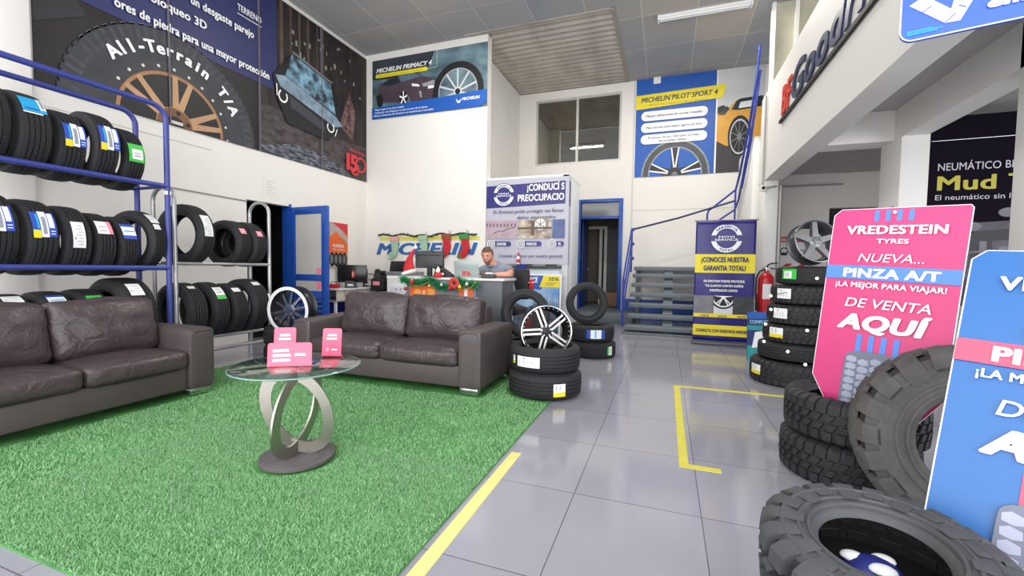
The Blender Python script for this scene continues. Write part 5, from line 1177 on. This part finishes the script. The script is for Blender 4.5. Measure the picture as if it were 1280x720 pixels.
# hair cap and short beard
def head_shell(name, cond, off, m):
    bm = bmesh.new(); bmesh.ops.create_uvsphere(bm, u_segments=40, v_segments=28, radius=1)
    dead = [v for v in bm.verts if not cond(*v.co)]; bmesh.ops.delete(bm, geom=dead, context='VERTS')
    for v in bm.verts:
        x, y, z = v.co; jaw = max(0, -z); q = off*(1+.25*math.sin(x*37+z*29)*math.sin(y*31))
        v.co = HM @ Vector((x*(.076+q)*(1-.28*jaw**1.5), y*(.096+q)*(1-.1*jaw)-(.012*math.exp(-((z+.78)/.2)**2) if y < 0 else 0), z*(.118+q)))
    mb = MB(); mb.M = Matrix.Translation((2.15, -5.78, -.76)); mb.from_bm(bm, m, True); return mb.build(name, man)
head_shell('hair', lambda x, y, z: z > .46 or (y > .05 and z > -.25) or (y > -.18 and abs(x) > .8 and z > -.05), .009, hair_m)
head_shell('beard', lambda x, y, z: -.95 < z < -.34 and y < .1 and not (abs(x) < .3 and -.6 < z < -.42 and y < 0), .0035, mat('beard_brown', '#8a6450', .7, noise=.2, nscale=80))
mb = MB(); mb.M = Matrix.Translation((2.15, -5.78, -.76)) @ HM
for s_ in (-1, 1): mb.box((s_*.03-.017, -.094, .021), (s_*.03+.017, -.086, .028), hair_m, .002)
mb.build('eyebrows', man)
mb = MB(); mb.M = Matrix.Translation((2.15, -5.78, -.76)) @ HM
for s_ in (-1, 1): mb.box((s_*.03-.011, -.0855, .006), (s_*.03+.011, -.08, .013), black_matte, .002)
mb.build('eyes', man)
mb = MB(); mb.M = Matrix.Translation((2.15, -5.78, -.76)) @ HM; mb.box((-.022, -.104, -.062), (.022, -.095, -.053), mat('lips', '#b0705f', .5), .003); mb.build('mouth', man)

# ================================================================== COUNTER AND PRINTER AT THE LEFT BACK
t = thing('counter', 'narrow pale counter with a drawer apron fixed along the left wall by the corner', 'counter', (0, 0, 0))
MB().box((XL+.001, 6.55, .78), (-5.82, 8.08, .81), mat('counter_top', '#d5d9dc', .4), .004).build('worktop', t)
apr = mat('counter_apron', '#cfc8bd', .6); mb = MB()
for k in range(4): MB().box((-5.88, 6.56+k*.38, .58), (-5.86, 6.93+k*.38, .78), apr, .003).build('drawer_front', t)
MB().box((XL+.001, 6.56, .56), (-5.88, 8.08, .58), apr).build('under_shelf', t)
for y in (6.58, 8.02): MB().box((-5.95, y, 0), (-5.9, y+.04, .56), white_pl, .004).build('leg', t)
mb = MB()
for y in (6.75, 7.1, 7.5): mb.tube([(-5.83, y, .8), (-5.82, y, .78), (-5.845, y+.03, .66), (-5.845, y+.08, .56)], .005, black_matte, 6)
mb.build('hanging_cable', t)
o = MB().box((XL, 6.05, .28), (XL+.01, 8.1, .6), mat('dado_navy', '#16257a', .4)).build('baseboard_left'); struct(o)
t = thing('computer_monitor', 'black monitor with a round red sticker on the corner counter', 'monitor', (-6.08, 7.25, .81), (0, 0, math.radians(28)))
MB().box((-.29, -.015, .1), (.29, .03, .46), black_gloss, .008).build('screen_housing', t); MB().box((-.03, 0, 0), (.03, .05, .15), black_matte).build('stand_neck', t); MB().box((-.12, -.08, 0), (.12, .1, .012), black_matte, .004).build('stand_base', t)
p = Print(t, .5, .5, y=-.016, rect=None); p.layer('round_sticker').ell(-.02, .27, .085, .085, red_pr).up().ell(-.02, .275, .06, .055, mat('sticker_peach', '#f0a58f', .5)); p.flush()
t = thing('label_printer', 'small grey and black device on the counter in front of the monitor', 'printer', (-5.95, 7.06, .81), (0, 0, .6))
mb = MB(); mb.prism([(-.11, 0), (.11, 0), (.11, .09), (.04, .14), (-.11, .14)], -.08, .08, dark_grey); mb.build('casing', t); MB().box((-.06, -.086, .04), (.05, -.078, .08), paper, .003).build('paper_slot', t)
t = thing('paper_tray', 'black tray stack with white papers on the counter beside the engine', 'tray', (-6.0, 7.75, .81), (0, 0, .2))
for k in range(3): MB().box((-.14, -.1, .02+k*.12), (.16, .1, .035+k*.12), black_matte, .003).build('tray', t)
for x in (-.14, .145): MB().box((x, -.1, 0), (x+.015, .1, .38), black_matte, .003).build('side_frame', t)
MB().box((-.1, -.09, .035), (.12, .08, .06), paper).build('papers', t); MB().box((-.1, -.09, .155), (.1, .08, .17), paper).build('papers', t)
t = thing('engine_block', 'small black machine with a pink and white label on a bench beside the printer', 'machine', (-5.58, 7.55, .72))
mb = MB(); cushion(mb, (-.17, -.15, .03), (.15, .15, .28), black_matte, .03, (0, 0, .02), 6); mb.build('machine_body', t); MB().cyl((-.05, -.1, .32), (-.05, .1, .32), .08, dark_grey).build('cylinder', t)
mb = MB()
for k in range(6): mb.box((-.12, -.08+k*.03, .34), (.05, -.068+k*.03, .44), black_matte, .003)
mb.build('cooling_fins', t); MB().tube([(.06, -.05, .4), (.14, -.05, .38), (.17, -.05, .2), (.14, -.06, .08)], .02, black_gloss).build('hose', t); MB().box((-.1, -.158, .14), (.06, -.15, .22), lab_pink, .003).build('label_plate', t)
t = thing('machine_bench', 'low grey bench carrying the small black machine', 'bench', (-5.58, 7.55, 0))
MB().box((-.2, -.2, .68), (.25, .2, .72), mid_grey, .004).build('bench_top', t)
for x in (-.18, .21):
    for y in (-.18, .16): MB().box((x, y, 0), (x+.03, y+.03, .68), mid_grey).build('leg', t)
t = thing('red_toolbox', 'little red case on the counter beside the blue door', 'case', (-6.1, 6.75, .81), (0, 0, .4))
MB().box((-.1, -.06, 0), (.1, .06, .08), red, .01).build('case_body', t); MB().tube([(-.05, 0, .08), (-.05, 0, .12), (.05, 0, .12), (.05, 0, .08)], .008, dark_grey).build('case_handle', t)
t = thing('office_printer', 'white floor-standing copier with a tilted black panel against the lettered partition', 'copier', (-5.02, 7.55, 0))
MB().box((-.27, -.22, .03), (.27, .3, 1.08), white_pl, .015).build('cabinet', t); MB().box((-.2, -.226, .45), (.18, -.215, .68), mat('printer_panel', '#dfe3e6', .4), .005).build('paper_drawer', t); MB().box((-.2, -.226, .72), (.18, -.215, .88), mat('printer_panel', '#dfe3e6'), .005).build('front_door', t)
MB().box((-.28, -.26, 1.08), (.28, .3, 1.15), mid_grey, .01).build('scanner_bed', t); mb = MB(); mb.M = Matrix.Translation((-.02, -.16, 1.15)) @ Matrix.Rotation(math.radians(-14), 4, 'X'); mb.box((-.24, 0, 0), (.25, .02, .22), black_gloss, .008); mb.build('control_panel', t)
mb = MB()
for x in (-.05, .06): mb.cyl((x, -.227, .8), (x, -.22, .8), .015, dark_grey)
mb.build('buttons', t); MB().box((-.24, -.2, 0), (.24, .28, .03), dark_grey).build('plinth', t); MB().tube([(.2, -.225, .75), (.12, -.23, .62), (.05, -.235, .45), (.04, -.235, .2)], .007, black_matte).build('power_cord', t)

# ================================================================== DISPLAY CABINET WITH WRAPPED BANNER
t = thing('display_cabinet', 'tall white cabinet wrapped in a purple and grey banner beside the lettered partition', 'cabinet', (-3.46, 8.1, 0))
cab = mat('cabinet_white', '#e4e7ea', .4, noise=.02); cab_s = mat('cabinet_side', '#d3d4d6', .4, noise=.02); w = 1.69
MB().box((0, .05, .05), (w-.0, 1.0, 3.04), cab, .006).build('carcass', t); MB().box((0, -.1, 1.26), (w-.13, .05, 1.309), dark_grey, .004).build('shelf_ledge', t)
MB().box((.02, .03, .08), (w-.16, .05, 1.24), mat('cabinet_front', '#dfe8f0', .35), .004).build('lower_door', t); MB().box((0, .06, 0), (w, .98, .05), dark_grey).build('plinth', t)
MB().box((w-.12, .0, 0), (w+.002, .05, 3.04), cab_s, .005).build('corner_post', t); MB().box((w, .25, .8), (w+.006, .36, 2.3), pr_white, .003).build('side_slot', t); MB().box((-.005, .0, 3.0), (w+.004, 1.0, 3.05), cab, .005).build('top_cap', t)
for x in (.2, .75, 1.25): MB().box((x, .01, 1.31), (x+.22, .045, 1.33), black_matte).build('hinge_bar', t)
t = thing('warranty_banner', 'grey and purple printed banner stretched over the front of the white cabinet', 'banner', (-3.455, 8.088, 1.335))
w, h = 1.69, 1.66; slab_panel(t, w, h, pr_grey, .006, 'banner_sheet'); MB().box((w-.002, 0, 0), (w+.002, .14, h), pr_grey).build('wrapped_edge', t); MB().box((w+.0025, 0, h-.55), (w+.0035, .14, h-.08), purple).build('wrapped_stripe', t); w = 1.62; sw = 1.69
p = Print(t, w, h); p.layer('purple_band').poly([(0, h-.11), (sw, h-.07), (sw, h-.5), (0, h-.55)], purple); p.rect = None
def badge(p, cx, cz, R, bgc, lines, top, bot):
    p.layer('round_badge').ell(cx, cz, R*1.06, R*1.06, bgc, 48).up().ell(cx, cz, R, R, pr_white, 48).up().ell(cx, cz, R*.7, R*.7, bgc, 40).rect_(cx-R*1.1, cz-R*.2, cx+R*1.1, cz+R*.22, bgc)
    p.up().text(lines[0], cx, cz+R*.03, R*.15, pr_white, w=R*1.0, bold=.02, align='c').text(lines[1], cx, cz-R*.17, R*.15, pr_white, w=R*1.5, bold=.02, align='c')
    st = 13; p.arc_text(top, cx, cz, R*.76, R*.17, bgc, 90, st, bold=.05); p.arc_text(bot, cx, cz, R*.76, R*.17, bgc, 270, st, bold=.05, inward=True)
badge(p, .37, h-.29, .215, purple, ('MOVI', 'SERVICE'), 'GARANTIA', 'TOTAL')
p.layer('banner_lettering').text('¡CONDUCÍ S', w-.02, h-.235, .13, pr_white, w=.74, bold=.04, align='r').text('PREOCUPACIO', w-.02, h-.43, .13, pr_white, w=.93, bold=.04, align='r')
ink = mat('print_ink_violet', '#4a4576', .5)
p.text('En Emotion podés proteger tus llantas', .15, h-.66, .072, ink, w=1.44, shear=.2, bold=.005).text('daños inesperados', .66, h-.78, .072, ink, w=.78, shear=.2, bold=.005).text('Consultá al asesor por nuestra garantía', .28, .13, .065, ink, w=1.3, shear=.2, bold=.005)
p.layer('damage_pictures').rect_(0, .5, .66, .86, mat('print_pinkgrey', '#b8a2ac', .5, noise=.15)).rect_(.68, .5, 1.36, .86, noisy_print('print_sand', '#8d7867', '#d8cdbf', 7)).rect_(1.38, .5, w, .86, mat('print_steelblue', '#5a6796', .5, noise=.2)).up()
for k in range(9): a = k*.075; p.poly([(a, .8-.004*k), (a+.035, .81), (a+.045, .74), (a+.01, .73)], mat('print_mauve', '#7a6672', .5))
p.line([(.15, .6), (.28, .66), (.36, .64), (.48, .7), (.62, .72)], .012, pr_black)
p.ell(1.14, .77, .16, .15, mat('print_taupe', '#93857b', .5), 30).up().ell(1.14, .77, .11, .11, pr_white, 30).up().wheel(1.14, .77, .1, .1, 6, .25, mat('print_taupe', '#93857b'), w0=.16, w1=.2); p.rect_(.95, .56, 1.02, .84, mat('print_umber', '#6b5a4c', .6)).rect_(.68, .68, 1.36, .72, mat('print_umber', '#6b5a4c'))
p.layer('caption_pills')
for x, cap in ((.1, 'CORTES'), (.73, 'HUECOS'), (1.36, 'G')):
    p.rrect(x+.05, .35, min(x+.44, w-.01), .445, .045, purple)
    p.up().ell(x+.02, .395, .085, .085, pr_white, 24).up().ring(x+.02, .395, .07, .07, .8, purple, 24).ring(x+.02, .395, .035, .035, .5, ink, 16); p.n -= .7
    p.up().text(cap, x+.14, .37, .05, pr_white, w=.2 if len(cap) > 2 else .05, bold=.05); p.n -= .35
p.flush()
t = thing('spray_bottle', 'small white and red bottle on the cabinet ledge below the grey banner', 'bottle', (-2.74, 8.033, 1.31))
mb = MB(); mb.lathe([(0, 0), (.03, 0), (.033, .02), (.033, .15), (.02, .18), (0, .185)], white_pl, 20); mb.build('bottle_body', t); mb = MB(); mb.lathe([(.016, .18), (.018, .23), (.01, .25), (0, .25)], red, 16); mb.build('bottle_cap', t); mb = MB(); mb.lathe([(.0335, .05), (.0335, .12)], red_pr, 20); mb.build('bottle_label', t)
t = thing('cleaning_cloth', 'dark blue cloth hanging from the cabinet ledge', 'cloth', (-2.66, 7.985, 1.057))
mb = MB(); vs = []; n = 10
for i in range(n+1):
    for k in range(7):
        u = k/6; ww = .1-.035*(1-i/n); vs.append((-ww+2*ww*u, .0+.012*math.sin(u*9+i*.4)-(.0 if i < n else 0), .26*i/n))
mb.add(vs, [[i*7+k, i*7+k+1, (i+1)*7+k+1, (i+1)*7+k] for i in range(n) for k in range(6)], mat('cloth_navy', '#22357f', .8), True)
o = mb.build('cloth_sheet', t); so = o.modifiers.new('s', 'SOLIDIFY'); so.thickness = .006
MB().box((-.1, -.005, .255), (.1, .05, .275), mat('cloth_navy', '#22357f'), .006).build('folded_edge', t)
t = thing('offer_board', 'white-framed board with blue sky print and a yellow discount tag leaning on the cabinet', 'board', (-2.81, 7.86, 0), (math.radians(-4), 0, 0))
w, h = .97, 1.15; slab_panel(t, w, h, pr_white, .02, 'board'); p = Print(t, w, h); p.layer('landscape_picture').rect_(.03, .03, w-.03, h-.03, noisy_print('print_skyblue', '#5b93cf', '#bcd6ea', 2.0, (1, 1, 2))).poly([(.03, .03), (w-.03, .03), (w-.03, .5), (.6, .62), (.3, .5), (.03, .6)], noisy_print('print_treeline', '#2f3a47', '#6d7f92', 12, (1, 1, 1), 8)).up()
for k in range(14): x = .42+k*.038; p.poly([(x, .5), (x+.03, .5), (x+.015, .75+.08*math.sin(k*2.1))], mat('print_pines', '#54708f', .6, noise=.3, nscale=30))
p.poly([(.05, .03), (.9, .03), (.55, .4), (.42, .4)], mat('print_road', '#3f3b40')).rect_(.2, .1, .4, .3, mat('print_truck', '#7c2f33', .5))
p.layer('blue_heading').poly([(.03, h-.03), (.66, h-.03), (.58, h-.3), (.03, h-.26)], blue_pr); p.layer('discount_tag').poly([(.62, h-.03), (w-.03, h-.03), (w-.03, h-.25), (.54, h-.25)], m_yel)
p.layer('lettering').text('LTX FORCE', .07, h-.16, .1, pr_white, w=.44, bold=.06, shear=.2).text('35%', .72, h-.12, .06, dark_grey, w=.2, bold=.02)
for k in range(3): p.rect_(.66, h-.165-k*.022, .9-k*.04, h-.158-k*.022, mid_grey)
p.flush()

# ================================================================== STAIRS
t = thing('staircase', 'grey steel open-tread stairs climbing to a landing at the rear wall', 'staircase', (-.74, 8.66, 0))
stw = 2.05; MB().box((-.06, -.06, 0), (stw, .3, .04), step_grey, .004).build('base_plate', t)
for k in range(6):
    y = .28*k; z = .165+.2*k; mb = MB(); mb.box((.0+.03*(k > 0), y, z-.085), (stw, y+.29, z), step_grey, .006)
    tr = mb.build('tread', t); MB().box((.05, y-.003, z-.018), (stw-.02, y+.03, z+.003), mat('step_edge', '#848d93', .45)).build('nosing', tr)
MB().box((.04, 1.68, 1.24), (stw, 2.5, 1.33), step_grey, .006).build('landing', t)
mb = MB(); mb.prism([(0, 0), (.16, 0), (1.9, 1.24), (1.7, 1.24)], 0, .18, mat('stringer_grey', '#6c757d', .5)); mb.M = Matrix.Identity(4)
o = mb.build('stringer', t, (.88, .02, .0), (0, 0, PI/2)); MB().box((.04, 2.4, 0), (.14, 2.5, 1.24), step_grey).build('support_post', t); MB().box((stw-.1, 2.4, 0), (stw, 2.5, 1.24), step_grey).build('support_post', t)
t = thing('stair_railing', 'blue tube railing running up the stairs and along the upper flight', 'railing', (-.785, 8.66, 0)); q = mat('railing_blue', '#2a3f9a', .35)
MB().tube([(-.0, .02, .15), (0, .02, 1.07)], .022, q).build('post', t); MB().tube([(.02, 1.66, 1.2), (.02, 1.66, 2.2)], .022, q).build('post', t)
for dz in (0, .33, .66): MB().tube([(0, .02, 1.07-dz), (.01, 1.66, 2.18-dz)], .018, q).build('rail', t); MB().cyl((.02, 1.66, 2.18-dz), (.08, 1.66, 2.18-dz), .035, q).build('rail_end', t)
MB().tube([(.03, 1.68, 2.18), (1.0, 1.7, 2.42), (2.12, 1.72, 2.76)], .022, mat('railing_navy', '#2a2f63', .35)).build('handrail', t)
MB().tube([(1.6, 1.74, 1.34), (1.6, 1.74, 2.5), (1.63, 1.74, 2.58), (1.7, 1.74, 2.63), (2.14, 1.74, 3.0), (2.13, 1.2, 3.2), (2.15, .4, 3.9), (2.2, .1, 4.7), (2.22, .05, 5.2)], .022, q).build('upper_rail', t)
MB().tube([(1.62, 1.74, 2.2), (2.14, 1.74, 2.58), (2.16, 1.4, 2.75)], .02, q).build('upper_rail', t); MB().tube([(2.14, 1.74, 1.34), (2.14, 1.74, 3.0)], .02, q).build('post', t)
MB().tube([(2.16, 1.4, 2.75), (2.14, .7, 3.2), (2.18, .25, 3.9), (2.25, .1, 4.8)], .02, q).build('upper_rail', t); MB().tube([(2.15, 1.0, 2.9), (2.17, .35, 3.55), (2.24, .12, 4.6)], .018, q).build('upper_rail', t)

# ================================================================== WARRANTY ROLL-UP BANNER
t = thing('rollup_banner', 'purple and yellow standing banner at the foot of the stairs in front of the column', 'banner', (.46, 8.0, 0))
w, h = .91, 2.02; mb = MB(); nx, nz = 24, 30; vs = []
for i in range(nx+1):
    for k in range(nz+1):
        u, v = i/nx, k/nz; vs.append((w*u, .006*math.sin(u*9+v*3)+.008*math.sin(v*7+u*2), .07+h*v))
mb.add(vs, [[i*(nz+1)+k, (i+1)*(nz+1)+k, (i+1)*(nz+1)+k+1, i*(nz+1)+k+1] for i in range(nx) for k in range(nz)], purple, True)
o = mb.build('banner_sheet', t); so = o.modifiers.new('s', 'SOLIDIFY'); so.thickness = .003
MB().cyl((-.02, .02, h+.08), (w+.03, .02, h+.08), .012, mid_grey).build('top_bar', t); MB().box((-.02, -.06, 0), (w+.02, .1, .055), mat('rollup_base', '#5a5c66', .4), .02).build('base', t); MB().cyl((w/2, .06, .05), (w/2, .03, h+.08), .009, mid_grey).build('pole', t)
p = Print(t, w, h, y=-.0185, rect=None); Z = lambda f: .07+h*(1-f)
p.layer('yellow_panel').rect_(.0, Z(.43), w, Z(.275), m_yel); p.layer('yellow_panel').rect_(.0, Z(.955), w, Z(.865), m_yel)
badge(p, .47, Z(.145), .235, purple, ('MOVI', 'SERVICE'), 'GARANTIA', 'TOTAL')
p.layer('lettering').text('¿CONOCES NUESTRA', w/2, Z(.34), .085, navy, w=.72, bold=.05, align='c').text('GARANTIA TOTAL?', w/2, Z(.41), .085, navy, w=.64, bold=.05, align='c').text('CONSULTA CON NUESTROS ASESORES', w/2, Z(.925), .05, navy, w=.82, bold=.05, align='c')
for k, (s_, ww) in enumerate((('EN EMOTION PUEDES PROTEGER', .62), ('TUS LLANTAS CONTRA DAÑOS', .58), ('INESPERADOS COMO:', .42))): p.text(s_, w/2, Z(.508+.038*k), .04, pr_white, w=ww, bold=.04, align='c')
p.text('EMOTION', w*.26, Z(.508), .04, yellow, w=.17, bold=.05) if False else None
p.layer('damage_pictures').rect_(0, Z(.775), w*.33, Z(.62), mat('print_concrete', '#7b7b82', .5, noise=.2, nscale=12)).rect_(w*.34, Z(.775), w*.66, Z(.62), mat('print_pale', '#d5d6d9', .5)).rect_(w*.67, Z(.775), w, Z(.62), mat('print_rubber', '#3b3d43')).up()
p.rect = None; p.poly(clip([(w*.5+.2*math.cos(2*PI*i/30), Z(.63)+.2*math.sin(2*PI*i/30)) for i in range(30)], w*.34, Z(.775), w*.66, Z(.62)), pr_black)
p.up(); p.rect = (w*.34, Z(.775), w*.66, Z(.62)); p.ring(w*.5, Z(.63), .17, .17, .88, pr_white, 30).wheel(w*.5, Z(.63), .16, .16, 5, .2, pr_white, double=.14, w0=.1, w1=.1); p.rect = None
p.line([(w*.7, Z(.74)), (w*.8, Z(.7)), (w*.97, Z(.65))], .008, pr_black)
p.layer('caption_strip').rect_(0, Z(.8), w, Z(.77), m_yel).up().text('CORTES', w*.12, Z(.796), .032, navy, w=.13, bold=.03).text('HUECOS', w*.42, Z(.796), .032, navy, w=.13, bold=.03).text('GOLPES', w*.74, Z(.796), .032, navy, w=.13, bold=.03); p.flush()

# ================================================================== EXTINGUISHER, SMALL BOARD
t = thing('fire_extinguisher', 'red fire extinguisher hung on the white column beside the purple banner', 'extinguisher', (1.585, 8.26, .5))
mb = MB(); mb.lathe([(0, 0), (.1, 0), (.118, .015), (.122, .04), (.122, .6), (.115, .66), (.08, .71), (.035, .735), (.03, .77), (0, .77)], red, 40); mb.build('cylinder', t)
mb = MB(); mb.lathe([(.03, .76), (.034, .78), (.034, .82), (0, .83)], chrome, 20); mb.build('valve', t); MB().tube([(0, 0, .82), (.02, -.03, .87), (.06, -.05, .89), (.15, -.06, .9)], .012, black_matte).build('lever', t); MB().tube([(0, 0, .81), (.05, -.04, .81), (.12, -.06, .8)], .01, black_matte).build('carry_handle', t)
MB().tube([(-.03, 0, .79), (-.1, -.03, .76), (-.15, -.04, .65), (-.155, -.05, .4), (-.14, -.06, .22)], .014, black_matte).build('hose', t); MB().cyl((-.14, -.06, .24), (-.13, -.065, .1), .02, black_matte, r1=.028).build('nozzle', t)
mb = MB(); n = 10; vs = []
for i in range(n+1):
    a = -PI/2-.55+1.1*i/n
    for z in (.3, .55): vs.append((.1235*math.cos(a), .1235*math.sin(a), z))
mb.add(vs, [[2*i, 2*i+2, 2*i+3, 2*i+1] for i in range(n)], paper, True); mb.build('label_plate', t); MB().box((-.135, .02, .34), (.135, .14, .37), black_matte, .004).build('bracket', t); MB().cyl((.03, -.034, .8), (.03, -.05, .8), .018, paper).build('gauge', t)
t = thing('leaflet_stand', 'low teal and navy cardboard stand on the floor between banner and tyre tower', 'display stand', (1.12, 6.86, 0), (math.radians(-6), 0, .1))
w, h = .34, .68; slab_panel(t, w, h, mat('stand_navy', '#23306a', .5), .02, 'board'); p = Print(t, w, h); p.layer('print').rect_(0, h*.86, w, h, blue_pr).rect_(0, .0, w, h*.3, mat('stand_teal', '#2f8f95', .5)).rect_(.0, h*.62, w, h*.72, mat('stand_teal', '#2f8f95')).poly([(.06, h*.25), (.2, h*.28), (.25, h*.62), (.1, h*.58)], pr_white).up().text('COMPLETO', .03, h*.76, .05, mat('stand_cyan', '#8fc9ea', .5), w=.28, bold=.04); p.flush()
MB().prism([(.12, 0), (.22, 0), (.2, h*.6), (.14, h*.6)], .02, .1, mid_grey).build('back_brace', t)

# little white lamps on a wire round the tall tower
t = thing('string_lights', 'thin wire of small white bulbs hung down the front of the tall tyre tower', 'lights', (0, 0, 0))
def tower_pt(ang, z, k):
    R_, cx = [(.42, 1.38), (.365, 1.4), (.35, 1.43), (.345, 1.46), (.335, 1.48), (.33, 1.52)][k]; a = math.radians(ang); return Vector((cx+(R_+.03)*math.cos(a), 5.68+(R_+.03)*math.sin(a), z))
pts = [tower_pt(-95, 1.19, 5), tower_pt(-128, 1.04, 4), tower_pt(-165, .98, 4), tower_pt(-155, .83, 3), tower_pt(-158, .66, 2), tower_pt(-92, .64, 2), tower_pt(-150, .47, 1), tower_pt(-112, .4, 1), tower_pt(-88, .29, 0)]
MB().tube(pts, .003, black_matte, 6).build('wire', t)
lampm = mat('bulb_white', '#ffffff', .3); bnode = lampm.node_tree.nodes['Principled BSDF']; bnode.inputs['Emission Color'].default_value = (1, .97, .9, 1); bnode.inputs['Emission Strength'].default_value = 1.2
for q_ in pts:
    mb = MB(); bm = bmesh.new(); bmesh.ops.create_uvsphere(bm, u_segments=12, v_segments=8, radius=.016)
    for v in bm.verts: v.co += q_
    mb.from_bm(bm, lampm, True); mb.build('bulb', t)

t = thing('printed_bag', 'deep blue bag with white blotches stuffed in the hole of the near right tyre', 'bag', (.615, 1.56, .002))
mb = MB(); cushion(mb, (-.085, -.07, 0), (.085, .07, .36), mat('bag_blue', '#27307e', .45, noise=.1), .04, (.01, .01, .03), 8); mb.build('bag_body', t)
for cx_, cy_, r_b in ((-.045, .02, .026), (.035, .03, .025), (.01, -.035, .028)):
    mb = MB(); bm = bmesh.new(); bmesh.ops.create_uvsphere(bm, u_segments=20, v_segments=8, radius=1)
    for v in bm.verts: v.co = Vector((cx_+v.co.x*r_b*1.3, cy_+v.co.y*r_b, .382-4*(cx_*cx_+cy_*cy_)+v.co.z*.014))
    mb.from_bm(bm, pr_white, True); mb.build('white_blotch', t)
